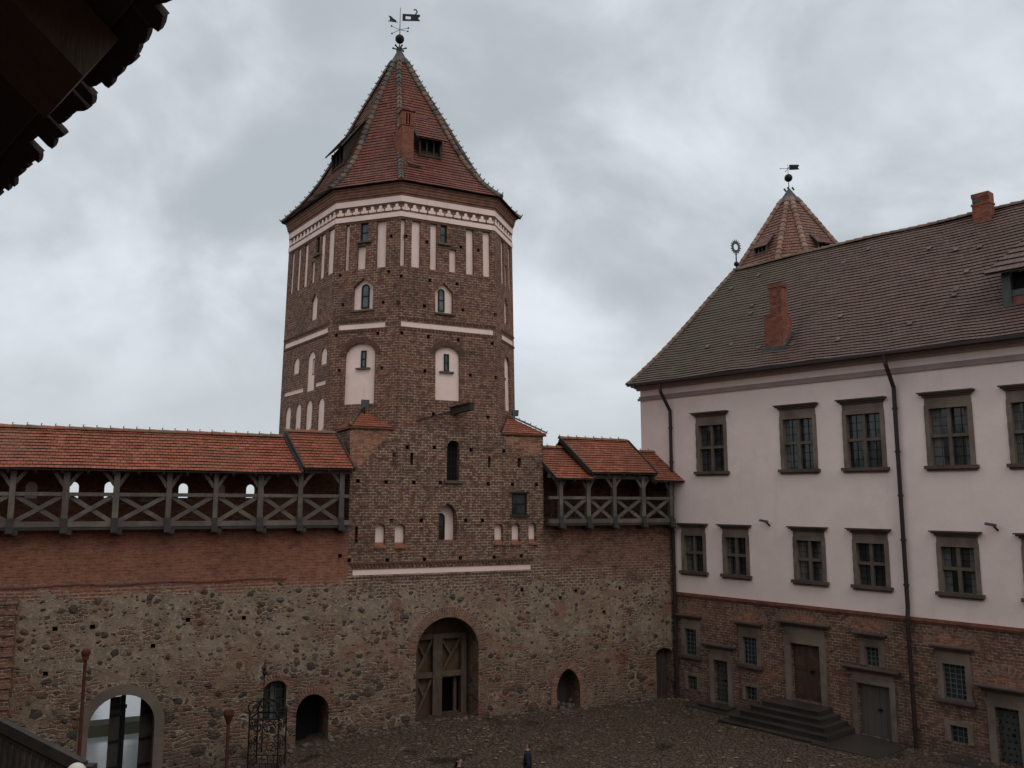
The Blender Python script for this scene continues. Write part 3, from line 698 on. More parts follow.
# gate
def farch(x0,x1,yt,zb,depth,frac=1.0,point=False):
    y=(yt+715)/2; a,b=WA.u(x0,y),WA.u(x1,y); return arch(a,b,zb,WA.z((x0+x1)/2,yt),rise=(b-a)/2*frac,n=16,point=point),a,b
gp,ga,gb=farch(416,478.6,617.3,-.35,1.25,1.0); gz=gp[2][1]; bh.append((gp,1.3))
m=MB(); base_out=[(UL,GB),(UR,GB),(UR,ZQ),(UL,ZQ)]
m.cap(WA,base_out,0,[h for h,_ in bh])
for h,dp in bh: reveal(m,WA,h,dp)
DP=11.0
P=WA.P
for a in (UL,UR):
    m.face([P(a,GB,0),P(a,GB,-DP),P(a,ZQ,-DP),P(a,ZQ,0)])
m.face([P(UL,GB,-DP),P(UR,GB,-DP),P(UR,ZQ,-DP),P(UL,ZQ,-DP)]); m.face([P(UL,ZQ-.01,-.02),P(UR,ZQ-.01,-.02),P(UR,ZQ-.01,-DP),P(UL,ZQ-.01,-DP)])
m.build('base_wall','tower_base',TW)
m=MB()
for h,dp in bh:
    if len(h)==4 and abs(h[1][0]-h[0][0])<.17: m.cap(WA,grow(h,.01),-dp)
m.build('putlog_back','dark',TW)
def voussoirs(F,cc,rad,zs_,w,n,d0=-.02,d1=.03,rz=None,a0=0,a1=180,gap=.12):
    m=MB(); rz=rad if rz is None else rz
    for k in range(n):
        t0=R(a0+(a1-a0)*(k+gap)/n); t1=R(a0+(a1-a0)*(k+1-gap)/n)
        def q(t,g): return (cc+(rad+g)*math.cos(t),zs_+(rz+g)*math.sin(t))
        m.prism(F,[q(t0,0),q(t0,w),q(t1,w),q(t1,0)],d0,d1)
    return m
M['mortar']=m_plaster('lime_mortar',(.36,.28,.21),.3,(.15,.11,.09),.4)
voussoirs(WA,(ga+gb)/2,(gb-ga)/2+.005,gz,.44,24,d1=.012,gap=0).build('arch_mortar','mortar',TW)
voussoirs(WA,(ga+gb)/2,(gb-ga)/2+.01,gz,.42,46,gap=.14).build('gate_arch','arch_brick',TW)
# gate leaves, set at the back of the passage mouth
g=thing('wooden_gate',WA.P((ga+gb)/2,-.2,-1.1),'weathered wooden gate with cross-braced panels and an open wicket in the tall arch','gate')
d=-1.0; GW0,GW1=ga-.05,gb+.1; zt=WA.z(440,636,d); zb=WA.z(440,721,d); zm=WA.z(440,674,d); xm=WA.u(436.5,680,d); xr=WA.u(465.2,680,d); xl=WA.u(414.5,680,d)
wx0,wx1=WA.u(441.5,690,d),WA.u(460.6,690,d); wz0,wz1=WA.z(450,712,d),WA.z(450,678.5,d)
m=MB(); m.cap(WA,rect(GW0-.4,GW1+.4,-.4,zt+1.9),-1.22,[rect(wx0,wx1,wz0,wz1)]); m.build('planks','gate',g)
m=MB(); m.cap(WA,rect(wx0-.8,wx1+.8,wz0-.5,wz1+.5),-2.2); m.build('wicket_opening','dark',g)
m=MB()
def bm_(p,q,w=.16,t=.1,dd=d): m.beam(WA.P(*p,dd),WA.P(*q,dd),w,t,WA.N.cross((WA.P(*q,dd)-WA.P(*p,dd)).normalized()))
bm_((xl,zb+.12),(xr,zb+.12),.28,.16); bm_((xl,zt),(xr,zt),.22,.12); bm_((xl,zm),(xr,zm),.22,.13); bm_((xm,zb),(xm,zt+.1),.42,.17,d+.03); bm_((xr-.1,zb),(xr-.1,zt+.05),.24,.15); bm_((xl+.05,zb),(xl+.05,zt),.16,.12)
bm_((wx1-.16,wz0),(wx1-.16,wz1),.14,.12,-1.3)
for (p0,p1),(q0,q1) in (((xl+.1,zm+.1),(xm-.2,zt-.15)),((xm+.25,zm+.1),(xr-.25,zt-.15)),((xl+.1,zb+.3),(xm-.2,zm-.15))):
    bm_((p0,p1),(q0,q1),.11,.06,d-.05); bm_((p0,q1),(p0+(q0-p0)*.5,p1+(q1-p1)*.52),.10,.05,d-.08)
m.build('frame','gate_frame',g)
# squinch roofs over the two front corners
def squinch(cu,du,V,Vs,hh=.85):
    Q=WA.P(cu,ZQ,0)+ (WA.T*du*.10+WA.N*.10); E1=Vector((V.x,V.y,ZQ))+WA.N*.10+WA.T*du*.15; E2=WA.P(cu,ZQ,-(abs((Vs-V).dot(WA.N))+.25))+WA.T*du*.12
    mid=(Vector((V.x,V.y,0))+Vector((Vs.x,Vs.y,0)))/2; ap=Vector((mid.x,mid.y,ZQ+hh)); 
    m=MB(); m.rh=.2
    for A,B in ((E1,Q),(Q,E2)):
        tile_slope(m,lambda t:A.lerp(ap,t),lambda t:B.lerp(ap,t),8,.5,.03)
        m.face([A-Z*.05,B-Z*.05,B+Z*.0,A+Z*.0])
    m.face([E1-Z*.05,Q-Z*.05,E2-Z*.05])
    o=m.build('corner_roof','tile_gal',TW)
    m=MB(); ridge_run(m,[Q+Z*.04,Q.lerp(ap,.5)+Z*.05,ap+Z*.05],.085,.26,.05); m.build('hip_tiles','hip',o)
    m=MB(); m.beam(E1-Z*.06+WA.N*-.05,Q-Z*.06-WA.N*.05,.06,.06,Z); m.beam(Q-Z*.06,E2-Z*.06,.06,.06,Z); m.build('eave_brick','trim_brick',o)
    return ap
apL=squinch(UL,-1,V1,V0); apR=squinch(UR,1,V2,V3)
# projecting timber chute under the right-hand niche
m=MB(); A=WA.P(WA.u(453,411),WA.z(453,411),-.1); B=WA.hit(474,406,1.3); B=WA.P(B[0],B[1],1.1)
m.beam(A,B,.30,.24,Z); m.beam(A+Z*.15,B+Z*.15,.05,.38,Z); m.build('timber_chute','oak_dark',TW)
for pl in ([(350,431),(389,430),(386,440),(378,446),(374,453),(366,458),(362,465),(350,467)],[(505,437),(541,437),(541.5,456),(523,456),(520,449),(508,447)]):
    m=MB(); m.prism(WA,[wp(*q) for q in pl],-.02,.008,(0,1)); m.build('brick_patch','new_brick',TW)
m=MB(); pt=lambda x,y:WA.P(*wp(x,y),.03)
m.path([pt(416,421),pt(438,414.5),pt(452,411)],.02,4); m.build('cable','iron',TW)
# ================================================================== CURTAIN WALLS
ULE=-24.3                                      # left curtain meets the gallery wing
ZF=7.80                                        # wall-walk level
CL=thing('curtain_wall',WA.P(-14,-.8,-1.2),'long left curtain wall of red brick over pale rubble with an open gateway and loopholes','wall')
CR=thing('curtain_wall',WA.P(8.3,-.2,-1.2),'short right curtain wall of brown brick over field stones between tower and pink palace','wall')
wh=[]
def opening(F,hl,x0,x1,yt,zb,depth,kind='arch',frac=1.0,u=None):
    y=yt+25; a,b=F.u(x0,y),F.u(x1,y); z1=F.z((x0+x1)/2,yt)
    p=arch(a,b,zb,z1,rise=(b-a)/2*frac,n=16) if kind=='arch' else arch(a,b,zb,z1,rise=(b-a)*.75,n=14,point=True) if kind=='pt' else rect(a,b,zb,z1)
    hl.append((p,depth)); return p,a,b,z1
# left wall openings
gw,wa,wb,wz=opening(WA,wh,88.8,154.6,694.8,-1.5,2.4)
sp1,sa,sb,sz=opening(WA,wh,296,328.5,694.4,-1.2,1.5,'arch',1.15)
wn,na,nb,nz=opening(WA,wh,263.6,286,680.8,WA.z(275,720),.45,'arch',.75)
for x,y in ((92.5,627),(55,629),(188,620),(244,618),(45.5,674),(153,646),(340,556)):
    u,z=wp(x,y); wh.append((rect(u-.08,u+.08,z-.08,z+.08),.25))
def wallmesh(u0,u1,holes_,zt,name,mat,par,thick=2.4,through=()):
    m=MB(); m.cap(WA,rect(u0,u1,GB,zt),0,[h for h,_ in holes_])
    for h,dp in holes_: reveal(m,WA,h,dp)
    m.cap(WA,rect(u0,u1,GB,zt),-thick,list(through))
    m.face([WA.P(u0,zt,0),WA.P(u1,zt,0),WA.P(u1,zt,-thick),WA.P(u0,zt,-thick)])
    m.face([WA.P(u0,GB,0),WA.P(u0,zt,0),WA.P(u0,zt,-thick),WA.P(u0,GB,-thick)])
    m.face([WA.P(u1,GB,0),WA.P(u1,zt,0),WA.P(u1,zt,-thick),WA.P(u1,GB,-thick)])
    return m.build(name,mat,par)
wallmesh(ULE,UL-.003,wh,ZF,'masonry','curtain_l',CL,2.4,[gw])
m=MB(); u=ULE
seam=5.85
for k in range(40):
    a=ULE+(UL-2.4-ULE)*k/40; b=ULE+(UL-2.4-ULE)*(k+1)/40; z=seam+.03*math.sin(k*.9); m.box(WA,a,b,z,z+.045,-.02,.035)
m.build('string_course','trim_brick',CL)
# arches round the openings
m=MB(); rim=arch(wa-.34,wb+.34,-1.45,wz+.34,rise=(wb-wa)/2+.34,n=16); m.cap(WA,rim,.05,[arch(wa,wb,-1.45,wz,rise=(wb-wa)/2,n=16)])
for i in range(len(rim)):
    p,q=rim[i],rim[(i+1)%len(rim)]; m.face([WA.P(*p,.05),WA.P(*q,.05),WA.P(*q,-.05),WA.P(*p,-.05)])
p=arch(wa,wb,-1.45,wz,rise=(wb-wa)/2,n=16)
for i in range(1,len(p)): q,w=p[i],p[(i+1)%len(p)]; m.face([WA.P(*q,.05),WA.P(*w,.05),WA.P(*w,-.02),WA.P(*q,-.02)])
M['arch_plaster']=m_plaster('gateway_render',(.19,.14,.108),.35,(.09,.065,.05),.6)
m.build('gateway_surround','arch_plaster',CL)
voussoirs(WA,(sa+sb)/2,(sb-sa)/2+.01,sz-(sb-sa)/2*1.15,.28,22,rz=(sb-sa)/2*1.15+.01).build('doorway_arch','arch_brick',CL)
m=voussoirs(WA,(na+nb)/2,(nb-na)/2+.01,nz-(nb-na)/2*.75,.25,16,rz=(nb-na)/2*.75+.01); m.build('window_arch','arch_brick',CL)
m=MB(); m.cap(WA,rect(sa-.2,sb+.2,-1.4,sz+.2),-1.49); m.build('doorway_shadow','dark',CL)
z0=wn[0][1]; window_in(WA,na,na+(nb-na)*1.0,z0,nz,.44,'arch','glass',par=CL)
m=MB(); m.box(WA,na+(nb-na)*.36,na+(nb-na)*.60,z0,nz-.15,-.42,-.36); m.build('window_curtain','curtain',CL)
m=MB(); 
for k in range(1,4): m.tube(WA.P(na+(nb-na)*k/4,z0,-.15),WA.P(na+(nb-na)*k/4,nz-.15,-.15),.018,5)
for k in range(1,4): m.tube(WA.P(na,z0+(nz-z0)*k/4,-.15),WA.P(nb,z0+(nz-z0)*k/4,-.15),.018,5)
m.build('grille','iron',CL)
# iron-bound leaves standing open in the gateway
g=thing('open_gate',WA.P((wa+wb)/2,-1.4,-1.3),'dark open double gate leaves standing in the far left arched gateway','gate')
uu=lambda x,y,d:WA.u(x,y,d)
for x0,x1,d0,d1 in ((108.5,119,-.75,-.85),(119,125,-.9,-1.5),(139.2,156,-.75,-.95)):
    a,b=uu(x0,730,d0),uu(x1,730,d0); m=MB(); zt=wz-.22
    m.hexa([WA.P(a,-1.4,d0),WA.P(b,-1.4,d1),WA.P(b,-1.4,d1-.09),WA.P(a,-1.4,d0-.09),WA.P(a,zt,d0),WA.P(b,zt,d1),WA.P(b,zt,d1-.09),WA.P(a,zt,d0-.09)]); lf=m.build('gate_leaf','oak_dark',g)
    for zz in (-.6,.3,1.2): m=MB(); m.beam(WA.P(a,zz,d0+.02),WA.P(b,zz,d1+.02),.1,.03,Z); m.build('strap_hinge','iron',lf)
m=MB(); a=uu(122.5,730,-.8); m.tube(WA.P(a,-1.4,-.8),WA.P(a,wz-.6,-.8),.07,8); m.box(WA,a-.45,a+.1,wz-.62,wz-.5,-.85,-.75); m.build('drop_bolt','iron',g)
# brick buttress at the frame's left edge
bt=thing('buttress',WA.P(-17,-.8,.3),'toothed brick buttress at the left edge of the courtyard wall','buttress')
m=MB(); zt=WA.z(8,597,.4); ub=WA.u(12.5,650,.4); 
m.box(WA,ub-1.5,ub,GB,zt,0.003,.4); m.build('pier','palace_brick',bt)
m=MB()
for k in range(16):
    z=zt-.12-k*.34; m.box(WA,ub-1.45,ub+random.uniform(.0,.10),z-.13,z,.0,.43+random.uniform(0,.03))
m.build('toothed_courses','arch_brick',bt)
# right wall
rh_=[]
p1,ra,rb,rz_=opening(WA,rh_,556.8,580,668.5,-.75,.9,'pt')
p2,rc,rd,rz2=opening(WA,rh_,656.5,672.5,648,-.45,.45,'arch',.5)
for x,y in ((560.5,598),(576,591),(604,612),(620,588)):
    u,z=wp(x,y); rh_.append((rect(u-.08,u+.08,z-.08,z+.08),.25))
wallmesh(UR+.003,UC+2.2,rh_,ZF,'masonry','curtain_r',CR)
m=MB(); m.cap(WA,rect(ra-.2,rb+.2,-1,rz_+.2),-.89); m.build('doorway_shadow','oak_dark',CR)
m=MB(); m.cap(WA,rect(rc-.1,rd+.1,-1,rz2+.1),-.44); m.build('old_door','oak_dark',CR)
m=MB(); pa=arch(ra-.30,rb+.30,-.3,rz_+.30,rise=(rb-ra)*.75+.25,n=14,point=True); m.cap(WA,pa,.02,[[(x,max(z,-.3)) for x,z in p1]]); m.build('doorway_surround','arch_brick',CR)
ib=MB()
for k in range(12):
    x=random.uniform(ra,rb); ib.ball(WA.P(x,-.25+random.uniform(0,.3),-.4+random.uniform(-.3,.3)),random.uniform(.08,.2),7,5)
ib.build('rubble_heap','stone_dark',CR)
# ------------------------------------------------------------------ parapets with loopholes behind the wall-walks
FA_=FA
BK=-1.95                                       # yard face of the parapet
fb_=lambda x,y:WA.hit(x,y,BK)
lh=[]; T=.38
for x,y0,y1 in ((30.6,483.5,497),(72.5,483.5,496.5),(109.5,483.5,496.5),(147.5,484,497),(183.4,485,496.5),(219.8,485.5,496.5),(250.8,486,496.5),(-8,483,496)):
    u,z0=fb_(x,y1); _,z1=fb_(x,y0); lh.append(arch(u-.19,u+.19,z0-.05,z1+.07))
def parapet(u0,u1,holes_,par,mat,z1=11.35,tilt=()):
    m=MB(); m.cap(WA,rect(u0,u1,ZF-.3,z1),BK,holes_); m.cap(WA,rect(u0,u1,ZF-.3,z1),BK-T,holes_)
    for h in holes_:
        for i in range(len(h)): a,b=h[i],h[(i+1)%len(h)]; m.face([WA.P(*a,BK),WA.P(*b,BK),WA.P(*b,BK-T),WA.P(*a,BK-T)])
    m.face([WA.P(u0,z1,BK),WA.P(u1,z1,BK),WA.P(u1,z1,BK-T),WA.P(u0,z1,BK-T)])
    for u in (u0,u1): m.face([WA.P(u,ZF-.3,BK),WA.P(u,z1,BK),WA.P(u,z1,BK-T),WA.P(u,ZF-.3,BK-T)])
    return m.build('parapet',mat,par)
parapet(ULE,UL-.01,lh,CL,'curtain_l')
m=MB(); m.prism(FA_,[(-2.4,ZF),(0,ZF),(0,9.9),(-.9,10.6),(-1.6,11.0),(-2.4,10.8)],.003,.07); m.build('side_wall','curtain_r',CR)
m=MB()                                          # one loophole is bricked up
h=lh[3]; m.cap(WA,h,BK+.006); m.build('blocked_loophole','orange_sill',CL)
for k in (0,5):
    m=MB(); m.cap(WA,lh[k],BK+.006); m.build('loophole_board','plaster',CL)
for k in range(len(lh)):
    u=(lh[k][0][0]+lh[k][1][0])/2; m=MB(); z=lh[k][-1][1]
    m.box(WA,u-.28,u+.28,lh[k][0][1]-.16,lh[k][0][1]-.002,BK-.02,BK+.05); m.build('loophole_sill','stone',CL)
parapet(UR+.01,UC+1.2,[],CR,'curtain_r')
# ------------------------------------------------------------------ timber galleries
def gallery(name,u0,u1,posts,par_label,roofs,dpost=.42,grp='roofed timber wall-walk galleries'):
    G=thing(name,WA.P((u0+u1)/2,ZF,0),par_label,'gallery')
    zfl=8.0; zr=9.04; ze=9.95
    m=MB(); m.box(WA,u0,u1,ZF+.004,ZF+.09,BK+.01,dpost+.1); m.build('floor_boards','oak_dark',G)
    m=MB(); m.box(WA,u0,u1,zfl-.09,zfl+.10,dpost-.06,dpost+.09); m.build('floor_beam','oak',G)
    m=MB(); m.box(WA,u0,u1,zr-.06,zr+.07,dpost-.05,dpost+.07); m.build('handrail','oak',G)
    for u in posts:
        zt=ze+(.15 if u>-5.2 or 6.4<u<9.6 else 0)
        w=random.uniform(.082,.105)
        m=MB(); m.box(WA,u-w,u+w,zfl-.05,zt,dpost-.10,dpost+.12); m.build('post','oak',G)
        m=MB(); m.box(WA,u-.02,u+.26,zfl-.36,zfl-.10,-.3,dpost+.10); m.box(WA,u-.12,u+.12,zfl-.30,zfl-.101,-.3,dpost+.24); m.build('bracket_beam','verge',G)
        m=MB(); m.box(WA,u-w-.012,u+w+.012,zfl-.10,zfl+.22,dpost+.122,dpost+.15); m.build('post_foot','verge',G)
        for s_ in (-1,1):
            if (u+s_*.6>u1 or u+s_*.6<u0): continue
            m=MB(); pts=[]; bw=random.uniform(.42,.52); bh_=random.uniform(.52,.64)
            for k in range(4):
                a=k/3; pts.append(WA.P(u+s_*(.07+bw*a),zt-bh_+bh_*(a+.10*math.sin(a*math.pi)),dpost))
            for a,b in zip(pts,pts[1:]): m.beam(a,b+(b-a)*.1,.11,.12,WA.N)
            m.build('brace','oak',G)
    ps=sorted(posts); m=None
    for a,b in zip([u0]+ps if ps[0]-u0>1.2 else ps,ps if ps[0]-u0>1.2 else ps[1:]):
        m=MB(); p,q=WA.P(a+.12,zfl+.1,dpost),WA.P(b-.12,zr-.06,dpost); m.beam(p,q,.07,.15,WA.N); p,q=WA.P(a+.12,zr-.06,dpost-.04),WA.P(b-.12,zfl+.1,dpost-.04); m.beam(p,q,.06,.15,WA.N); m.build('cross_brace','oak',G)
    for (a0,a1,zeav,zrid,r0,r1) in roofs:
        m=MB(); m.rh=.175
        E0,E1=WA.P(a0,zeav,.82),WA.P(a1,zeav,.82); K0,K1=WA.P(r0,zrid,-1.0),WA.P(r1,zrid,-1.0)
        ln=(K0-E0); n=int(ln.length/.175)
        tile_slope(m,lambda t:E0.lerp(K0,t),lambda t:E1.lerp(K1,t),n,.35,.032,.012,wave=.012)
        B0,B1=WA.P(r0,zrid-1.6,-2.9),WA.P(r1,zrid-1.6,-2.9)
        tile_slope(m,lambda t:B0.lerp(K0,t),lambda t:B1.lerp(K1,t),12,2,.03)
        ro=m.build('roof','tile_gal',G)
        m=MB(); m.face([E0-Z*.05,E1-Z*.05,K1-Z*.1,K0-Z*.1]); m.face([B0-Z*.05,B1-Z*.05,K1-Z*.1,K0-Z*.1])
        nr=int((a1-a0)/.8)
        for k in range(nr+1):
            t=(k+.1)/(nr+.2); p,q=E0.lerp(E1,t)-Z*.13+WA.N*-.05,K0.lerp(K1,t)-Z*.16; m.beam(p,q,.10,.12,WA.T)
        m.build('roof_lining','oak_dark',G)
        m=MB(); ridge_run(m,[K0+Z*.0,K1+Z*.0],.12,.45,.06,kevery=1); m.build('ridge_tiles','ridge',ro)
        for p,q in ((E0,K0),(E1,K1)):
            m=MB(); dd=WA.T*(-.03 if p is E0 else .03); m.beam(p-Z*.02+dd,q-Z*.02+dd,.06,.22,WA.T); m.build('verge_board','verge',ro)
    m=MB(); m.box(WA,u0,u1,ze-.02,ze+.14,dpost-.08,dpost+.08); m.build('wall_plate','oak',G)
    return G
pu=[WA.u(x,520,.5) for x in (-46,10,64,114.5,167.5,214.5,259.5,299.5,341)]
gallery('timber_gallery',ULE,UL-.02,[u for u in pu],'long weathered timber gallery under red tiles along the left curtain wall',
    [(ULE,WA.u(302,471,.82),9.92,11.43,ULE,WA.u(283,436,-1.0)),(WA.u(304.5,467,.82),WA.u(354,467,.82),10.12,11.66,WA.u(286,431,-1.0),WA.u(335,432,-1.0))])
pr=[WA.u(x,500,.5) for x in (561,588.5,614.5,643.5,671)]
gallery('timber_gallery',UR+.02,UC-.15,pr,'short timber gallery with three stepped red roofs between tower and pink palace',
    [(WA.u(556,478,.82),WA.u(594,478,.82),9.90,11.38,WA.u(529,448,-1),WA.u(575,448,-1)),(WA.u(591.7,472.5,.82),WA.u(656.5,473,.82),10.20,11.84,WA.u(560,440,-1),WA.u(627,441,-1)),(WA.u(655,480.5,.82),WA.u(687,481.5,.82),9.86,11.33,WA.u(625,452,-1),WA.u(656.5,452.5,-1))])
# ================================================================== PALACE
UE=24.0; ZPL=4.62; ZEV=14.72; ZRG=21.95; WD=14.2
UW=FA.u(641,430)
PA=thing('palace',FA.P(10,-.2,-6),'large palace wing with pale pink upper walls, brick ground storey and brown tiled roof','building')
fh_lo=[]; fh_hi=[]
fu=lambda x,y:FA.u(x,y); fz=lambda x,y:FA.z(x,y)
def cornice_bar(m,a,b,z,h=.19,pr=.30,lip=.13):
    """moulded stone hood: narrow below, wide above"""
    for (g,z0,z1,dd) in ((0.0,z,z+h*.4,pr*.45),(lip*.6,z+h*.4,z+h*.72,pr*.75),(lip,z+h*.72,z+h,pr)):
        m.box(FA,a-g,b+g,z0+.001,z1,0.0,dd)
def swin(a,b,z0,z1,hl,lattice=False,fw=.165,frz=.30,dp=.24,mull=True,lab=None,hood=True,sill=True):
    hl.append((rect(a-.01,b+.01,z0-.01,z1+.01),dp))
    m=MB(); j=lambda:random.uniform(-.006,.006); pr=.055
    m.box(FA,a-fw,a-.001,z0+.001,z1,-dp,pr+j()); m.box(FA,b+.001,b+fw,z0+.001,z1,-dp,pr+j()); m.box(FA,a-fw,b+fw,z1+.001,z1+fw*.8,-dp,pr+.004)
    if frz: m.box(FA,a-fw+.02,b+fw-.02,z1+fw*.8+.001,z1+fw*.8+frz,-.02,pr-.01)
    for side in (a-fw,b+fw-.06):                      # worn toothed jamb stones
        for k in range(4):
            zz=z0+(z1-z0)*(k+.2)/4; m.box(FA,side-.0,side+.06,zz,zz+(z1-z0)*.13,pr-.01,pr+.02)
    W_=m.build('window','stone',PA)
    top=z1+fw*.8+frz
    if hood: m=MB(); cornice_bar(m,a-fw-.02,b+fw+.02,top+.002); m.build('hood_mould','stone_dark',W_)
    if sill: m=MB(); m.box(FA,a-fw-.10,b+fw+.10,z0-.13,z0-.001,-dp,.17); m.box(FA,a-fw-.04,b+fw+.04,z0-.20,z0-.131,-.02,.10); m.build('sill','stone_dark',W_)
    m=MB(); m.cap(FA,rect(a-.02,b+.02,z0-.02,z1+.02),-dp+.03); m.build('pane','glass',W_)
    cx=(a+b)/2; cz=z0+(z1-z0)*.52
    if not lattice and random.random()<.65:
        k_=random.uniform(.1,.3)
        for u0_,u1_ in ((a,a+(b-a)*k_),(b-(b-a)*k_*random.uniform(.5,1.1),b)):
            m=MB(); nn=6; q=[FA.P(u0_+(u1_-u0_)*i/nn,0,-dp+.045+.012*(i%2)) for i in range(nn+1)]
            for i in range(nn): m.face([q[i]+Z*z0,q[i+1]+Z*z0,q[i+1]+Z*z1,q[i]+Z*z1])
            m.build('drapery','curtain',W_)
    if not lattice:
        m=MB()
        m.box(FA,cx-.065,cx+.065,z0,z1,-.16,-.02); m.box(FA,a,cx-.066,cz-.06,cz+.06,-.15,-.03); m.box(FA,cx+.066,b,cz-.06,cz+.06,-.15,-.03); m.build('mullion','frame',W_)
        m=MB()
        for x0,x1 in ((a,cx-.066),(cx+.066,b)):
            for y0,y1 in ((z0,cz-.06),(cz+.06,z1)):
                for k in (1,2): m.box(FA,x0,x1,y0+(y1-y0)*k/3-.008,y0+(y1-y0)*k/3+.008,-.2,-.175)
                m.box(FA,(x0+x1)/2-.008,(x0+x1)/2+.008,y0,y1,-.2,-.18)
        m.build('glazing_bars','iron',W_)
    else:
        m=MB(); st_=.17; n=max(2,int((b-a)/st_)); k_=max(2,int((z1-z0)/st_))
        for k in range(n+1): u=a+(b-a)*k/n; m.box(FA,u-.016,u+.016,z0,z1,-.13,-.10)
        for k in range(k_+1): z=z0+(z1-z0)*k/k_; m.box(FA,a,b,z-.016,z+.016,-.15,-.125)
        m.build('lattice','teal',W_)
    return W_
# first and second floor
zu0,zu1=fz(864,467.5),fz(864,413.8)
for x,w in ((711.5,24.7),(798.5,29.5),(864.3,34.3),(950.1,39),(1036,44)):
    u=fu(x,440); k=(fu(x+w/2,440)-fu(x-w/2,440))/2; k=min(.74,max(.62,k)); swin(u-k,u+k,zu0,zu1,fh_hi)
swin(fu(1036,440)+3.0-.6,fu(1036,440)+3.0+.6,zu0,zu1,fh_hi)
zl0,zl1=fz(871.5,585.6),fz(871.5,543.4)
for x,w in ((694.5,17),(736.7,19.5),(810.2,25),(871.5,28),(958.7,33),(1046,36)):
    u=fu(x,565); k=(fu(x+w/2,565)-fu(x-w/2,565))/2; k=min(.62,max(.54,k)); swin(u-k,u+k,zl0,zl1,fh_hi,frz=.26)
swin(fu(1046,565)+3.2-.5,fu(1046,565)+3.2+.5,zl0,zl1,fh_hi)
# ground storey
def lat(x0,x1,y0,y1,hood=True,sill=True,frz=.3,fw=.20):
    ym=(y0+y1)/2; xm=(x0+x1)/2; return swin(fu(x0,ym),fu(x1,ym),fz(xm,y1),fz(xm,y0),fh_lo,True,fw,frz,.2,hood=hood,sill=sill)
lat(685.3,696.8,629,655); lat(688.5,697.6,676,690,False,False,0,.17)
lat(743.4,757.2,637.5,664.5); lat(746.4,757.2,686.8,700.6,False,False,0,.17)
lat(865.8,879.2,647.3,666.2,True,False,.18,.22)
lat(944,966.3,664.6,699.2); lat(951.6,968.3,726.3,743.3,False,False,0,.2)
def door(x0,x1,y0,y1,mat,hz=.28,kind='plank',hood=True,fw=.22):
    ym=(y0+y1)/2; a,b=fu(x0,ym),fu(x1,ym); z0,z1=fz((x0+x1)/2,y1),fz((x0+x1)/2,y0)
    fh_lo.append((rect(a,b,z0,z1),.28))
    m=MB(); m.box(FA,a-fw,a-.001,z0-.1,z1,-.28,.08); m.box(FA,b+.001,b+fw,z0-.1,z1,-.28,.08); m.box(FA,a-fw-.02,b+fw+.02,z1+.001,z1+fw,-.28,.085); m.box(FA,a-fw+.03,b+fw-.03,z1+fw+.001,z1+fw+hz,-.02,.06); fr=m.build('door_surround','stone',PA)
    if hood: m=MB(); cornice_bar(m,a-fw-.12,b+fw+.12,z1+fw+hz+.002,.2,.34,.14); m.build('hood_mould','stone_dark',fr)
    m=MB(); m.box(FA,a-.005,b+.005,z0-.05,z1+.005,-.27,-.20)
    if kind=='brown':
        for k in range(2):
            for s0,s1 in ((.06,.46),(.54,.92)):
                u0=a+(b-a)*(k*.5+.04); u1=a+(b-a)*(k*.5+.46); m.box(FA,u0,u1,z0+(z1-z0)*s0,z0+(z1-z0)*s1,-.20,-.17)
                m.box(FA,u0+.08,u1-.08,z0+(z1-z0)*s0+.1,z0+(z1-z0)*s1-.1,-.17,-.15)
    elif kind=='grey':
        for k in range(5): u0=a+(b-a)*k/5; m.box(FA,u0+.006,a+(b-a)*(k+1)/5-.006,z0,z1,-.2,-.185)
    dr=m.build('door',mat,fr)
    if kind=='stud':
        m=MB()
        for i in range(4):
            for k in range(9): m.ball(FA.P(a+(b-a)*(i+.5+(k%2)*.25-.12)/4,z0+(z1-z0)*(k+.5)/9,-.19),.035,6,4)
        m.build('studs','iron',dr)
    m=MB(); m.box(FA,a+(b-a)*.56,a+(b-a)*.66,z0+(z1-z0)*.50,z0+(z1-z0)*.54,-.2,-.12); m.build('handle','iron',dr)
    return a,b,z0,z1
door(714.8,728.8,660.5,702.5,'green_door',kind='stud')
bd=door(792,821.2,644.5,701.5,'brown_door',.42,'brown',fw=.27)
gd=door(858.8,891.5,685,737.5,'grey_door',.22,'grey')
rd_=door(997.6,1021.4,708.5,765,'green_door',.25,'stud',fw=.25)
fl=MB()
# relieving arches of headers over the openings
for x0,x1,yb,rs in ((680,704,616,.30),(735,762,622,.40),(777.5,827,628,.50),(851,886,631,.42),(931,972,648,.5),(980,1030,689,.5)):
    a,b=fu(x0,yb),fu(x1,yb); z=fz((x0+x1)/2,yb)+.02; R_=(b-a)/2; n=int(R_*2/.11)
    P_=[((a+b)/2+R_*.98*math.cos(R(180*q/20)),z+rs*math.sin(R(180*q/20))) for q in range(21)]; m=MB(); m.prism(FA,P_,-.02,.006,(0,1)); m.build('tympanum_brick','new_brick',PA)
    m=voussoirs(FA,(a+b)/2,R_*.98-.02,z,.31,20,-.02,.010,rz=rs-.02,a0=2,a1=178,gap=0); M.setdefault('mortar',m_plaster('lime_mortar',(.36,.28,.21),.3,(.15,.11,.09),.4)); M.setdefault('mortar_dark',m_plaster('old_mortar',(.30,.225,.165),.3,(.12,.09,.07),.5)); m.build('arch_mortar','mortar_dark',PA)
    voussoirs(FA,(a+b)/2,R_*.98,z,.27,n,-.02,.014,rz=rs,a0=4,a1=176,gap=.12).build('relieving_arch','arch_brick',PA)
m=MB(); m.cap(FA,rect(UW,UE,GB,ZPL),0,[h for h,_ in fh_lo])
for h,dp in fh_lo: reveal(m,FA,h,dp)
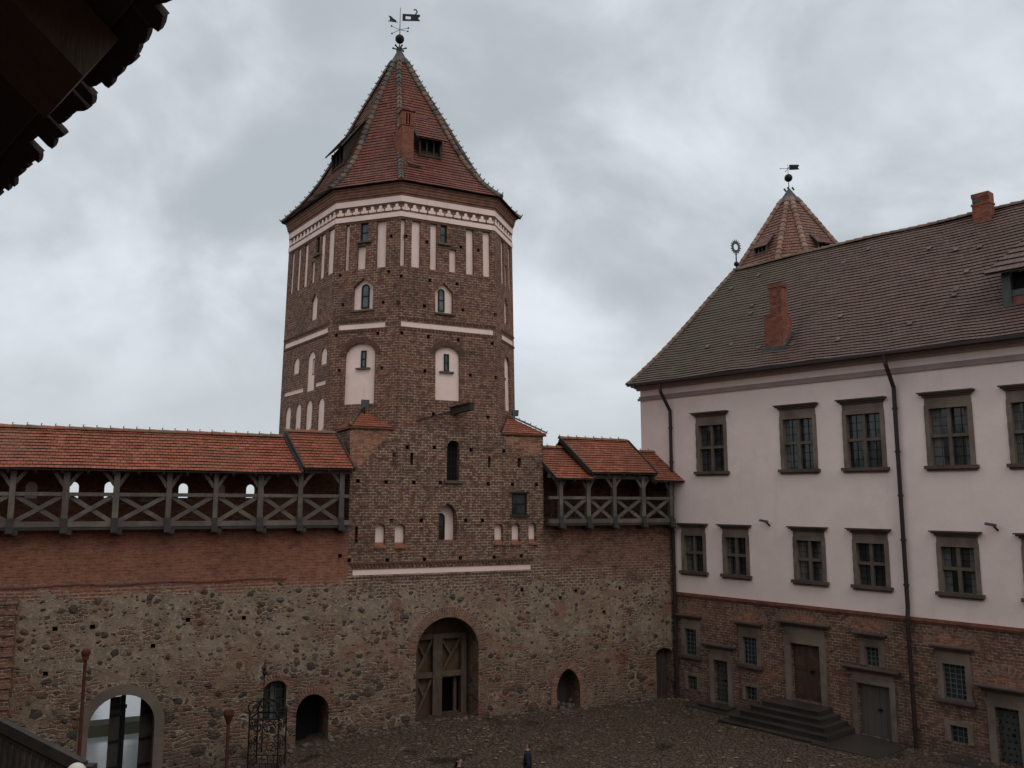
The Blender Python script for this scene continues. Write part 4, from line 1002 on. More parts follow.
m.build('ground_storey_wall','palace_brick',PA)
m=MB(); m.cap(FA,rect(UW,UE,ZPL,ZEV+.1),0,[h for h,_ in fh_hi])
for h,dp in fh_hi: reveal(m,FA,h,dp)
m.face([FA.P(UW,GB,0),FA.P(UW,ZEV+.1,0),FA.P(UW,ZEV+.1,-WD),FA.P(UW,GB,-WD)]); m.face([FA.P(UE,GB,0),FA.P(UE,ZEV+.1,0),FA.P(UE,ZEV+.1,-WD),FA.P(UE,GB,-WD)]); m.face([FA.P(UW,GB,-WD),FA.P(UE,GB,-WD),FA.P(UE,ZEV+.1,-WD),FA.P(UW,ZEV+.1,-WD)])
m.build('upper_wall','palace_plaster',PA)
m=MB(); m.box(FA,.02,UE,ZPL-.10,ZPL+.02,-.02,.10); m.box(FA,.02,UE,ZPL-.17,ZPL-.102,-.02,.05); m.build('plinth_course','red_trim',PA)
zc0=fz(824,381)
m=MB()
for z0,z1,d in ((zc0-.02,zc0+.10,.10),(zc0+.10,zc0+.20,.05),(zc0+.50,zc0+.60,.14),(zc0+.601,zc0+.75,.22),(zc0+.751,ZEV-.06,.34)): m.box(FA,UW-d,UE,z0+.001,z1,-.02,d)
m.build('cornice','pal_trim',PA)
# roof
OV=.72; ud=FA.u
er=fu; EL=FA.hit(628,385,OV); ul=EL[0]; RU=FA.hit(735,266,-WD/2)
A0=FA.P(ul,ZEV+.06,OV); A1=FA.P(UE+.6,ZEV+.06,OV); R0=FA.P(RU[0],ZRG,-WD/2); R1=FA.P(UE+.6,ZRG,-WD/2); B0=FA.P(ul,ZEV+.06,-WD-OV); B1=FA.P(UE+.6,ZEV+.06,-WD-OV)
def bell(P,Q,t):        # slight flare at the eaves
    p=P.lerp(Q,t); p.z-=.38*math.sin(math.pi*min(1,t*1.0))*(1-t); return p
m=MB(); m.rh=.30; nrow=42
tile_slope(m,lambda t:bell(A0,R0,t),lambda t:bell(A1,R1,t),nrow,.5,.042,.008,wave=.028)
tile_slope(m,lambda t:bell(B0,R0,t),lambda t:bell(B1,R1,t),nrow,3,.05)
tile_slope(m,lambda t:bell(A0,R0,t),lambda t:bell(B0,R0,t),nrow,1.5,.05)
PR=m.build('roof','tile_pal',PA)
m=MB(); m.face([A0-Z*.04,A1-Z*.04,FA.P(UE+.6,ZEV-.05,.3),FA.P(ul+.4,ZEV-.05,.3)]); m.face([A0-Z*.04,B0-Z*.04,FA.P(ul+.5,ZEV-.05,-WD),FA.P(ul+.5,ZEV-.05,.3)])
m.build('eave_soffit','oak_dark',PA)
wr=lambda p:p+Z*.03*(math.sin(p.dot(FA.T)*.55+1)+.6*math.sin(p.dot(FA.T)*1.3+2))
m=MB(); ridge_run(m,[wr(R0.lerp(R1,k/40)) for k in range(41)],.17,.45,0); m.build('ridge_tiles','ridge_pal',PR)
m=MB()                                          # slipped and replaced tiles
nr_=(A1-A0).cross(R0-A0).normalized(); nr_=nr_ if nr_.z>0 else -nr_
for k in range(30):
    s_=random.random(); tt_=random.uniform(.04,.95); p=bell(A0,R0,tt_).lerp(bell(A1,R1,tt_),s_)+nr_*.06; d=(R0-A0); d=(d-FA.T*d.dot(FA.T)).normalized(); x=(FA.T+d*random.uniform(-.12,.12)).normalized()*.10; y=d*.15; l=nr_*random.uniform(.01,.035)
    m.face([p-x-y+l,p+x-y+l,p+x+y,p-x+y]); m.face([p-x-y,p+x-y,p+x-y+l,p-x-y+l])
M['loose']=m_island('replaced_tiles',[(.15,.088,.07),(.18,.10,.078),(.11,.07,.058),(.14,.09,.072)],.6)
lo=m.build('loose_tiles','loose',PR); lo['kind']='stuff'
m=MB(); ridge_run(m,[bell(A0,R0,k/10) for k in range(11)],.13,.45,0); m.build('hip_tiles','ridge_pal',PR)
m=MB(); m.beam(A0+FA.N*.05-Z*.06,A1+FA.N*.05-Z*.06,.12,.12,Z); m.build('gutter','pipe',PA)
def onroof(x,y):
    """(u, point) where the ray meets the yard slope of the roof"""
    n=(A1-A0).cross(R0-A0).normalized(); r=ray(x,y); t=(A0-Z*H).dot(n)/r.dot(n); return r*t+Z*H
def roofchim(xl,xr,yb,yt,lower=None):
    p=onroof((xl+xr)/2,yb); u=(p-FA.O).dot(FA.T); d=(p-FA.O).dot(FA.N); F=Fr((FA.P(u,0,d).x,FA.P(u,0,d).y),T=FA.T); return F,p
F,p=roofchim(764,790,347,282); sx=p.y/FL*ct
m=MB(); a,b=F.u(764.5,335),F.u(783,335); zt=F.z(775,314); m.box(F,a,b,p.z-.9,zt,-.75,0)
a2,b2=F.u(768,296),F.u(780,296); z2=F.z(775,283); m.box(F,a2,b2,zt+.001,z2-.18,-.6,-.08); m.box(F,a2-.04,b2+.04,z2-.18,z2,-.64,-.04)
c=m.build('chimney','chim',PR)
m=MB(); m.box(F,a-.12,b+.10,p.z-.22,p.z+.02,-.3,.12); m.beam(F.P(b+.05,p.z-.05,.1),F.P(b+.05,p.z+.8,-.8),.12,.08,FA.T); m.build('flashing','lead',c)
F,p=roofchim(971,991,216,192)
F=Fr(FA.P(0,0,-WD/2+.6).xy,T=FA.T); a,b=F.u(972.5,205),F.u(990.5,205); zt=F.z(980,193.5)
m=MB(); m.box(F,a,b,ZRG-1.5,zt-.55,-.45,.1); m.box(F,a-.03,b+.03,zt-.55,zt-.45,-.48,.13); m.box(F,a+.12,b,zt-.45,zt-.2,-.45,.1); m.box(F,a,b,zt-.2,zt,-.45,.13); c=m.build('chimney','chim',PR)
m=MB(); m.box(F,a+.04,a+.35,zt-.43,zt-.25,.0,.14); m.build('vent','lead',c)
# roof dormer at the right edge
p=onroof(998,303); u0=(p-FA.O).dot(FA.T); d0=(p-FA.O).dot(FA.N); u1_=u0+3.4; zb=p.z-FA.sl*u0
D_=MB(); F=FA; dh=1.25
rp=lambda u,d:FA.P(u,ZEV+.06+(OV-d)*(ZRG-ZEV-.06)/(OV+WD/2),d)
zz=lambda d:ZEV+.06+(OV-d)*(ZRG-ZEV-.06)/(OV+WD/2)-.15
zb=zz(d0)
for u in (u0+.25,u1_-.25): D_.face([FA.P(u,zb,d0),FA.P(u,zb+dh,d0),FA.P(u,zz(d0-2.6)+.1,d0-2.6)])
D_.face([FA.P(u0+.25,zb,d0-.25),FA.P(u1_-.25,zb,d0-.25),FA.P(u1_-.25,zb+dh,d0-.25),FA.P(u0+.25,zb+dh,d0-.25)])
DM=D_.build('dormer','dark',PR)
m=MB(); m.box(F,u0+.2,u0+.5,zb-.1,zb+dh,d0-.2,d0+.05); m.box(F,u1_-.5,u1_-.2,zb-.1,zb+dh,d0-.2,d0+.05); m.box(F,u0+.5,u1_-.5,zb+.32,zb+.55,d0-.15,d0+.02); m.build('frame','lead',DM)
m=MB(); m.box(F,u0+.2,u1_-.2,zb-.12,zb+.3,d0-.2,d0+.0); m.build('apron','red_trim',DM)
m=MB(); m.rh=.3; e0,e1=FA.P(u0-.25,zb+dh-.05,d0+.5),FA.P(u1_+.25,zb+dh-.05,d0+.5); k0,k1=FA.P(u0+1.3,zz(d0-4.0)+.5,d0-3.2),FA.P(u1_-1.0,zz(d0-4.0)+.5,d0-3.2)
tile_slope(m,lambda t:e0.lerp(k0,t),lambda t:e1.lerp(k1,t),10,.8,.05); m.face([e0-Z*.05,e1-Z*.05,k1-Z*.05,k0-Z*.05])
s0_=FA.P(u0-.1,zz(d0-3.0),d0-3.0); tile_slope(m,lambda t:e0.lerp(k0,t),lambda t:s0_.lerp(k0,t),6,.8,.04); m.build('dormer_roof','tile_pal',DM)
# downpipes
def pipe(pts,r,name='downpipe'):
    m=MB(); m.path(pts,r,8)
    for a,b in zip(pts,pts[1:]):
        L=(b-a).length
        if L>3:
            for k in range(int(L/1.5)): c=a.lerp(b,(k+.5)/int(L/1.5)); ax=(b-a).normalized(); m.tube(c-ax*.04,c+ax*.04,r*1.35,8)
    for p in pts[1:-1]: m.ball(p,r*1.05,8,6)
    m.build(name,'pipe',PA)
ue=fu(899.5,450)
g0=FA.P(ue-.02,ZEV-.05,.72); pipe([g0,FA.P(ue,ZEV-.45,.70),FA.P(ue,ZEV-1.3,.16),FA.P(ue,ZPL+.35,.16),FA.P(ue-.0,ZPL-.05,.24),FA.P(ue,-.2,.20)],.085)
ue=fu(675,520)
pipe([FA.P(ue-.15,ZEV-.05,.72),FA.P(ue-.12,ZEV-.5,.7),FA.P(ue,ZEV-1.4,.16),FA.P(ue,-.1,.18)],.085)
# ------------------------------------------------------------------ stone steps and paving slabs
def steps(label,u0,u1,ztop,dep,n,zb,run=.32,ex=(1,1)):
    t=thing('entrance_steps',FA.P((u0+u1)/2,zb,1),label,'steps'); hs=(ztop-zb)/n
    for k in range(n):
        g=run*k; m=MB(); m.box(FA,u0-g*ex[0],u1+g*ex[1],ztop-hs*(k+1)+(.001 if k<n-1 else -.3),ztop-hs*k-(.0015*k),.012,dep+g); m.build('step','step',t)
        m=MB(); e=.035; m.box(FA,u0-g*ex[0]-e,u1+g*ex[1]+e,ztop-hs*k-.045,ztop-hs*k+.004,dep+g-.25,dep+g+e); m.build('nosing','step',t)
    return t
steps('broad dark stone steps spreading below the brown wooden palace door',bd[0]-.75,bd[1]+.45,bd[2]-.03,1.15,5,-.26,.34,(.9,.9))
dd_=fu(721.8,690)
steps('two low dark steps below the narrow studded door beside the corner downpipe',dd_-.75,dd_+.75,fz(721,703)-.03,.75,2,-.26,.4)
t=thing('door_slab',FA.P(gd[0],-.2,1),'wet flat stone slab on the cobbles before the plain grey door','stone slab'); m=MB(); m.box(FA,bd[1]+1.0,gd[1]+.75,-.6,-.07,.012,2.7); m.build('slab','step',t)
t=thing('door_slab',FA.P(rd_[0],-.3,1),'low wet stone slab below the studded door at the right edge','stone slab'); m=MB(); m.box(FA,rd_[0]-1.4,rd_[1]+1.5,-.6,rd_[2]-.02,.012,1.1); m.build('slab','step',t)
# ================================================================== FAR TOWER
ft=atY(789,190,64); FC2=Vector((ft.x,ft.y,0)); HT2=8.4; W2=5.7; ZB2=ft.z-HT2
FT=thing('far_tower',(ft.x,ft.y,-.2),'distant brick tower whose tiled spire and ball finial rise behind the palace roof','tower')
va=math.atan2(-ft.y,-ft.x)      # towards camera
angs=[va+R(q) for q in (-13,13,62,118,167,193,242,298)]
e2=[FC2+Vector((math.cos(a),math.sin(a),0))*W2 for a in angs]
def s2(i,t):
    k=1-t if t>.2 else 1-.2*(t/.2)**.8*1.0
    k=max(k,.01); p=e2[i%8]; return Vector((FC2.x+(p.x-FC2.x)*k,FC2.y+(p.y-FC2.y)*k,ZB2+HT2*t))
m=MB(); m.rh=.33
for i in range(8): tile_slope(m,lambda t:s2(i,t),lambda t:s2(i+1,t),28,.7,.05,.01,t1=.9)
RF2=m.build('spire_roof','tile_far',FT)
for i in range(8):
    m=MB(); ridge_run(m,[s2(i,k/10*.9) for k in range(11)],.23,.5,0); m.build('hip_tiles','hip_far',RF2)
m=MB()
for i in range(8):
    a=(e2[i]-FC2)*.93+FC2; b=(e2[(i+1)%8]-FC2)*.93+FC2; m.face([Vector((a.x,a.y,GB)),Vector((b.x,b.y,GB)),Vector((b.x,b.y,ZB2)),Vector((a.x,a.y,ZB2))]); m.face([Vector((a.x,a.y,ZB2)),Vector((b.x,b.y,ZB2)),e2[(i+1)%8]+Z*(ZB2),e2[i]+Z*ZB2])
m.build('tower_wall','tower_brick',FT)
m=MB(); A=[FC2+(s2(i,.86)-Vector((FC2.x,FC2.y,s2(i,.86).z)))*0 for i in range(8)]
A=[Vector((FC2.x+(s2(i,.86).x-FC2.x)*1.2,FC2.y+(s2(i,.86).y-FC2.y)*1.2,s2(i,.86).z)) for i in range(8)]
for i in range(8): m.face([A[i],A[(i+1)%8],Vector((ft.x,ft.y,ft.z+.2))])
for k in range(6):
    a=k*math.pi/3; m.ball(Vector((ft.x+math.cos(a)*.35,ft.y+math.sin(a)*.35,ft.z+.05)),.09,6,4)
m.build('spire_cap','lead',RF2)
finial(Vector((ft.x,ft.y,ft.z)),2.1,.31,RF2,dict(ball=.98,arms=1.75,banner=1.85,len=1.0,cross=0),.75)
dormer(s2,None,7,.31,.50,.34,.66,RF2,'tile_far',pop=.62,rows=6)
dormer(s2,None,1,.29,.46,.34,.62,RF2,'tile_far',pop=.62,rows=6)
# sun ornament at the end of the palace ridge
b=R0+FA.T*.1; so=thing('ridge_finial',b,'small ring of rays on a ball, standing at the left end of the palace ridge','finial')
m=MB(); m.tube(b,b+Z*.95,.035,6); m.build('rod','iron',so); m=MB(); m.ball(b+Z*.35,.15,10,7); m.build('ball','iron',so,True)
F=Fr((b.x,b.y),T=(1,.1,0)); m=MB(); cz=b.z+1.35; outer=[];inner=[]
for k in range(32):
    a=2*math.pi*k/32; ro=.40 if k%2 else .27; outer.append((ro*.8*math.cos(a),cz+ro*1.15*math.sin(a))); inner.append((.13*math.cos(a),cz+.19*math.sin(a)))
m.cap(F,outer,.03,[inner]); m.cap(F,outer,-.03,[inner])
for L in (outer,inner):
    for i in range(32): p,q=L[i],L[(i+1)%32]; m.face([F.P(*p,.03),F.P(*q,.03),F.P(*q,-.03),F.P(*p,-.03)])
m.build('sun_ring','lead',so)
# ================================================================== GROUND
t=NT('cobbles'); o=t.obj(); ow=t.vadd(o,t.vscale(t.vadd(t.noisec(o,2.0,2),(.5,.5,.5),'SUBTRACT'),.12))
vo=t.node('ShaderNodeTexVoronoi',{'Vector':t.vadd(ow,(1,1,.01),'MULTIPLY'),'Scale':5.6}); ve=t.node('ShaderNodeTexVoronoi',{'Vector':t.vadd(ow,(1,1,.01),'MULTIPLY'),'Scale':5.6},feature='DISTANCE_TO_EDGE').outputs['Distance']
vc=t.sep(vo.outputs['Color']); g=t.step(ve,.02,.10)
c=t.mix(vc[0],(.088,.060,.038),(.130,.090,.058)); c=t.mix(t.step(vc[1],.75,1),c,(.10,.06,.045)); c=t.mix(t.step(vc[2],.92,.97),c,(.17,.125,.09))
n=t.noise(o,.25,5,.65); n2=t.noise(o,1.3,5,.7)
c=t.mix(g,(.035,.026,.018),c); c=t.mix(t.math('MULTIPLY',t.step(n,.45,.65),.55),c,(.078,.052,.032)); c=t.mix(t.math('MULTIPLY',t.step(n2,.55,.7),.4),c,(.052,.036,.024))
lv_=t.node('ShaderNodeTexVoronoi',{'Vector':t.vadd(o,(1,1,.01),'MULTIPLY'),'Scale':3.1}); lm=t.math('MULTIPLY',t.step(lv_.outputs['Distance'],.10,.06),t.step(t.sep(lv_.outputs['Color'])[0],.72,.75))
c=t.mix(t.math('MULTIPLY',lm,.8),c,(.26,.18,.10))                     # fallen leaves
t.bump(t.math('ADD',t.math('MULTIPLY',g,1.0),t.math('MULTIPLY',n2,.4)),1.0,.06)
pud=t.step(t.noise(o,.42,4,.5),.62,.68); c=t.mix(t.math('MULTIPLY',pud,.7),c,(.02,.017,.014)); M['cobbles']=t.out(c,t.math('SUBTRACT',t.math('ADD',.50,t.math('MULTIPLY',n2,.35)),t.math('MULTIPLY',pud,.55)))
t=NT('grass_ground'); o=t.obj(); n=t.noise(o,.06,6,.6); n2=t.noise(o,1.5,5,.7)
c=t.mix(t.step(n,.35,.65),(.055,.075,.028),(.085,.085,.04)); c=t.mix(t.step(n2,.4,.7),c,(.04,.05,.022)); t.bump(n2,.6,.1); M['grass']=t.out(c,.95)
t=NT('pond_water'); o=t.obj(); t.bump(t.noise(o,.8,4),.15,.05); t.b.inputs['Specular IOR Level'].default_value=.8; M['water']=t.out((.16,.17,.175),.12)
def gz(x,y):
    s_=min(1,max(0,(-x-5.5)/9.0)); s_=s_*s_*(3-2*s_)
    n=.05*math.sin(x*.55+y*.3)+.035*math.sin(x*1.1-y*.8+1)
    b=-.22
    d=(Vector((x,y,0))-WA.O).dot(WA.N)           # lifts to the gate threshold
    u=(Vector((x,y,0))-WA.O).dot(WA.T)
    lift=.20*math.exp(-((u-.3)/3.0)**2)*math.exp(-max(0,d)/4)
    return b-.95*s_+n*.6+lift
vs=[];fs=[]; NX,NY=110,110; X0,X1,Y0,Y1=-42,34,-22,56
for j in range(NY+1):
    for i in range(NX+1): x=X0+(X1-X0)*i/NX; y=Y0+(Y1-Y0)*j/NY; vs.append((x,y,gz(x,y)))
inside=lambda x,y:(Vector((x,y,0))-WA.O).dot(WA.N)>-1.3
for j in range(NY):
    for i in range(NX):
        x=X0+(X1-X0)*(i+.5)/NX; y=Y0+(Y1-Y0)*(j+.5)/NY
        if inside(x,y): a=j*(NX+1)+i; fs.append((a,a+1,a+NX+2,a+NX+1))
me=bpy.data.meshes.new('courtyard'); me.from_pydata(vs,[],fs); 
bm=bmesh.new(); bm.from_mesh(me); bmesh.ops.delete(bm,geom=[v for v in bm.verts if not v.link_faces],context='VERTS'); bm.to_mesh(me); bm.free()
for p in me.polygons: p.use_smooth=True
me.materials.append(M['cobbles']); o=bpy.data.objects.new('courtyard',me); C.objects.link(o); struct(o)
# loose stones and leaves lying on the cobbles
m=MB(); lf=[]
for k in range(260):
    x=random.uniform(-12,17); y=random.uniform(24,41)
    if (Vector((x,y,0))-WA.O).dot(WA.N)<.6 or (Vector((x,y,0))-FA.O).dot(FA.N)<2.8: continue
    a=random.uniform(0,6.28); s_=random.uniform(.05,.11); z=gz(x,y)+.03; q=[Vector((x+s_*math.cos(a+b),y+s_*math.sin(a+b)*.7,z+random.uniform(0,.03))) for b in (0,1.57,3.14,4.71)]; m.face(q)
M['leaf_litter']=m_island('fallen_leaves',[(.30,.20,.09),(.22,.13,.06),(.34,.27,.14),(.16,.10,.05)],.6)
o=m.build('fallen_leaves','leaf_litter'); o['kind']='stuff'; o['label']='yellow brown fallen leaves scattered over the dark wet cobbles'; o['category']='leaves'
m=MB(); rnd2=random.Random(11)
def foot(F,u0,u1,n,d0,d1,s0_,s1_):
    for k in range(n):
        u=rnd2.uniform(u0,u1); d=d0+(d1-d0)*rnd2.random()**2; p=F.P(u,0,d); p.z=gz(p.x,p.y); r_=rnd2.uniform(s0_,s1_)
        m.ball(p+Z*r_*.15,r_,6,4,.5)
foot(WA,ULE+6,UC,330,.03,.9,.03,.13); foot(FA,.5,17,200,.05,1.0,.02,.09)
M['pebble']=m_island('loose_stone',[(.13,.10,.075),(.09,.07,.055),(.17,.12,.085),(.11,.065,.045)],.9)
o=m.build('loose_stones','pebble'); o['kind']='stuff'; o['label']='small stones and crumbled mortar along the foot of the courtyard walls'; o['category']='stones'
def sheet(name,pts,mat,sub=1):
    m=MB(); m.face(pts); o=m.build(name,mat); struct(o); return o
q=2500; sheet('ground',[(-q,-q,-2.2),(q,-q,-2.2),(q,q,-2.2),(-q,q,-2.2)],'grass')
def outp(u,d,z): return WA.P(u,z,-d)
sheet('pond_water',[outp(-60,3.6,-2.15),outp(12,3.6,-2.15),outp(20,48,-2.15),outp(-70,48,-2.15)],'water')
m=MB()
bankf=Fr((0,0),T=(1,0,0))
for (d0,d1,d2,h,ww) in ((12.4,13.2,15.0,.45,3),(60,70,95,5.0,0)):
    prof_=[(d0,-2.2),(d1,-2.2+h),(d2,-2.2+h*.9),(d2+6,-2.3)]
    if ww: prof_=[(d0,-2.2),(d1,-2.2+h),(d1+1.2,-2.2+h),(d1+2.2,-2.2)]
    for k in range(30):
        ua=-90+k*4.5; ub=ua+4.5
        for (a,za),(b,zb_) in zip(prof_,prof_[1:]): m.face([outp(ua,a,za),outp(ub,a,za),outp(ub,b,zb_),outp(ua,b,zb_)])
M['bank']=m_plain('dark_bank_grass',(.035,.036,.018),.95,0,.4,.6)
o=m.build('earth_bank','bank'); struct(o)
# ================================================================== TREES beyond the wall
def leafmat(n,a,b):
    t=NT(n); g=t.node('ShaderNodeNewGeometry').outputs['Random Per Island']; return t.out(t.mix(g,a,b),.8)
M['leaf_a']=leafmat('green_leaves',(.045,.075,.02),(.10,.12,.035)); M['leaf_b']=leafmat('autumn_leaves',(.10,.075,.02),(.17,.10,.03)); M['bark']=m_wood('bark',(.07,.055,.045),(.045,.038,.03))
for k,(px,Y,h,mt,lab) in enumerate(((20,62,11.2,'leaf_a','green round-headed tree beyond the wall, seen through the leftmost loopholes'),(86,66,10.8,'leaf_b','yellowing tree beyond the wall, low behind the two brightest loopholes'),(176,64,11.0,'leaf_a','dense green tree beyond the wall, behind the loophole left of centre in the gallery'),(232,60,11.4,'leaf_b','tall autumn tree beyond the wall, behind the rightmost loophole beside the tower'))):
    b=atY(px,520,Y); b.z=-2.2; tr=thing('tree',b,lab,'tree','trees beyond the curtain wall'); rnd=random.Random(k)
    m=MB(); m.tube(b,b+Z*h*.5,.28,8,.16)
    for a in range(7): m.tube(b+Z*h*(.3+.04*a),b+Vector((math.cos(a*2.4)*h*.2,math.sin(a*2.4)*h*.2,h*(.6+.03*a))),.10,5,.03)
    m.build('trunk','bark',tr)
    m=MB(); cl=[Vector((rnd.gauss(0,h*.16),rnd.gauss(0,h*.16),h*rnd.uniform(.45,.95))) for _ in range(26)]
    for c_ in cl:
        rr=rnd.uniform(.5,1.15)
        for _ in range(60):
            p=b+c_+Vector((rnd.gauss(0,rr*.5),rnd.gauss(0,rr*.5),rnd.gauss(0,rr*.4))); n_=Vector((rnd.gauss(0,1),rnd.gauss(0,1),rnd.gauss(0,1))).normalized(); x=n_.orthogonal().normalized()*.16; y=n_.cross(x)
            if p.z>b.z+h: continue
            m.face([p-x,p-y,p+x,p+y])
    m.build('crown',mt,tr)
# ================================================================== YARD FURNITURE
def lamp_post(px,ytop,Y,lab,kind):
    p=atY(px,ytop,Y); b=Vector((p.x,p.y,gz(p.x,p.y))); t=thing('lamp_post',b,lab,'post'); m=MB(); m.tube(b-Z*.2,p-Z*.1,.062,10,.05); m.tube(b-Z*.2,b+Z*.25,.11,10); 
    m.build('pole','rust',t); m=MB()
    if kind=='ball': m.ball(p-Z*.02,.135,12,8); m.tube(p-Z*.22,p-Z*.12,.10,8)
    else: m.tube(p-Z*.42,p-Z*.12,.055,10,.165); m.tube(p-Z*.12,p-Z*.0,.165,10,.15); m.ball(p-Z*.02,.12,10,6,.5)
    m.build('lamp_head','rust',t); return t
lamp_post(86,652,27,'tall rust-red post with a ball head standing before the left gateway','ball')
lamp_post(229,710,28,'shorter rust-red post with a flared bowl head beside the iron well canopy','cup')
# wrought iron well canopy
W0=atY(268.5,713,29.2); wc=Vector((W0.x,W0.y,gz(W0.x,W0.y))); wt=W0.z
wl=thing('well_canopy',wc,'black wrought iron scrollwork canopy over a well in front of the small round-arched door','canopy')
m=MB(); s_=.47
corn=[wc+Vector((a*s_,b*s_,0)) for a,b in ((-1,-1),(1,-1),(1,1),(-1,1))]
for c_ in corn: m.tube(Vector((c_.x,c_.y,wc.z-.1)),Vector((c_.x,c_.y,wt)),.028,6); m.tube(Vector((c_.x,c_.y,wt)),Vector((c_.x,c_.y,wt+.22)),.03,6,.004)
for zz_ in (.95,1.0+ (wt-wc.z)*.55,wt-wc.z-.1):
    for i in range(4): a,b=corn[i],corn[(i+1)%4]; m.tube(Vector((a.x,a.y,wc.z+zz_)),Vector((b.x,b.y,wc.z+zz_)),.02,5)
m.build('frame','iron',wl)
def scroll(m,c,X,r,turns=1.4,flip=1,w=.016,n=18):
    pts=[]
    for k in range(n+1):
        a=2*math.pi*turns*k/n; rr=r*(1-.75*k/n); pts.append(c+X*(rr*math.cos(a)*flip)+Z*(rr*math.sin(a)))
    m.path(pts,w,4)
for i in range(4):
    a,b=corn[i],corn[(i+1)%4]; X=(b-a).normalized(); m=MB()
    for zz_ in (1.45,2.0):
        z=wc.z+zz_
        if z>wt-.2: continue
        for f in (-1,1): scroll(m,Vector(((a.x+b.x)/2+X.x*f*.22,(a.y+b.y)/2+X.y*f*.22,z)),X,.17,1.4,f)
    for k in range(1,5): q=a.lerp(b,k/5); m.tube(Vector((q.x,q.y,wc.z)),Vector((q.x,q.y,wc.z+.95)),.014,4)
    m.build('scroll_panel','iron',wl)
m=MB(); apx=atY(261,657,29.2); ctr=Vector((wc.x,wc.y,0)); tp=Vector((wc.x-.18,wc.y,apx.z))
for c_ in corn:
    pts=[]
    for k in range(9):
        t_=k/8; p=Vector((c_.x,c_.y,0)).lerp(Vector((tp.x,tp.y,0)),t_); pts.append(Vector((p.x,p.y,wt+(.45)*(math.sin(t_*math.pi/2)))))
    m.path(pts,.022,5)
for f in (-1,1):
    scroll(m,Vector((tp.x+f*.30,tp.y,wt+.15)),Vector((1,0,0)),.26,1.3,-f,.022); scroll(m,Vector((tp.x+f*.20,tp.y,wt-.45)),Vector((1,0,0)),.22,1.3,f,.02)
m.tube(Vector((tp.x,tp.y,wt-1.2)),tp,.026,6,.01); m.ball(tp-Z*.5,.08,8,6); m.tube(tp-Z*.75,tp-Z*.35,.01,5,.06); m.build('crown','iron',wl)
m=MB(); 
for k in range(14):
    a=2*math.pi*k/14; b=2*math.pi*(k+.92)/14; q=lambda r_,t_,z_:wc+Vector((math.cos(t_)*r_,math.sin(t_)*r_,z_))
    m.hexa([q(.42,a,-.1),q(.42,b,-.1),q(.58,b,-.1),q(.58,a,-.1),q(.42,a,.7),q(.42,b,.7),q(.58,b,.7),q(.58,a,.7)])
m.build('well_ring','stone_dark',wl)
# wooden stair balustrade, lower left corner
pA,pB=atY(-60,694,12.6),atY(84,767,11.4); rl=thing('stair_railing',Vector((pB.x,pB.y,gz(pB.x,pB.y))),'dark timber stair railing with close upright slats descending in the lower left corner','railing')
m=MB(); m.beam(pA,pB,.14,.09,Z); m.beam(pA-Z*.12,pB-Z*.12,.05,.05,Z); m.beam(pA-Z*.98,pB-Z*.98,.10,.07,Z); m.beam(pA-Z*1.35,pB-Z*1.35,.34,.08,Z); m.build('handrail','oak_dark',rl)
for k in range(24):
    q=pA.lerp(pB,(k+.5)/24); m=MB(); m.box(Fr(q.xy,T=(pB-pA)),-.032,.032,q.z-.98,q.z-.04,-.02,.02); m.build('baluster','oak_dark',rl)
for q in (pA,pB+Vector((.05,0,0))): m=MB(); m.box(Fr(q.xy,T=(1,0,0)),-.08,.08,gz(q.x,q.y)-.2,q.z+.03,-.08,.08); m.build('newel_post','oak_dark',rl)
kp=atY(76,773,11.2); m=MB(); b=Vector((kp.x,kp.y,gz(kp.x,kp.y))); m.tube(b-Z*.1,kp-Z*.08,.03,8)
M['globe']=m_plain('opal_globe',(.75,.70,.58),.3,0,.1); gl=thing('garden_lamp',b,'small pale globe lamp just showing at the bottom edge beside the stair railing','lamp'); m.build('stem','iron',gl); m=MB(); m.ball(kp,.12,14,9); m.build('globe','globe',gl,True)
# floodlights and wall lamps
def flood(p,lab,T,up=.22,s=1.0):
    t=thing('floodlight',p,lab,'floodlight','floodlights on the tower'); m=MB(); m.tube(p-Z*.12*s,p+Z*up*s,.03*s,6); m.build('bracket','iron',t); F=Fr(p.xy,T=T)
    m=MB(); m.hexa([F.P(-.14*s,p.z+up*s,-.05),F.P(.14*s,p.z+up*s,-.05),F.P(.16*s,p.z+up*s-.05,.12*s),F.P(-.16*s,p.z+up*s-.05,.12*s),F.P(-.14*s,p.z+(up+.22)*s,-.05),F.P(.14*s,p.z+(up+.22)*s,-.05),F.P(.18*s,p.z+(up+.27)*s,.14*s),F.P(-.18*s,p.z+(up+.27)*s,.14*s)]); m.build('lamp_housing','lead',t)
flood(apL+WA.N*.35-Z*.15,'small grey floodlight above the left corner roof of the gate tower',WA.T,.25,1.0)
flood(apR+WA.T*.35-Z*.10,'small grey floodlight above the right corner roof of the gate tower',WA.T,.2,.9)
for x,y,lab in ((768,523,'small slanted wall lamp on the pink wall between the second and third lower windows'),(995,527,'small slanted wall lamp on the pink wall near the right edge of the view')):
    u,z=FA.hit(x,y); p=FA.P(u,z,0); t=thing('wall_lamp',p,lab,'wall lamp','wall lamps on the pink palace wall'); m=MB(); m.beam(FA.P(u+.10,z-.12,.02),FA.P(u+.02,z+.06,.22),.06,.05,FA.T); m.build('bracket','pipe',t)
    m=MB(); m.beam(FA.P(u-.22,z+.12,.30),FA.P(u+.13,z+.06,.22),.16,.09,FA.N); m.build('lamp_housing','lead',t)
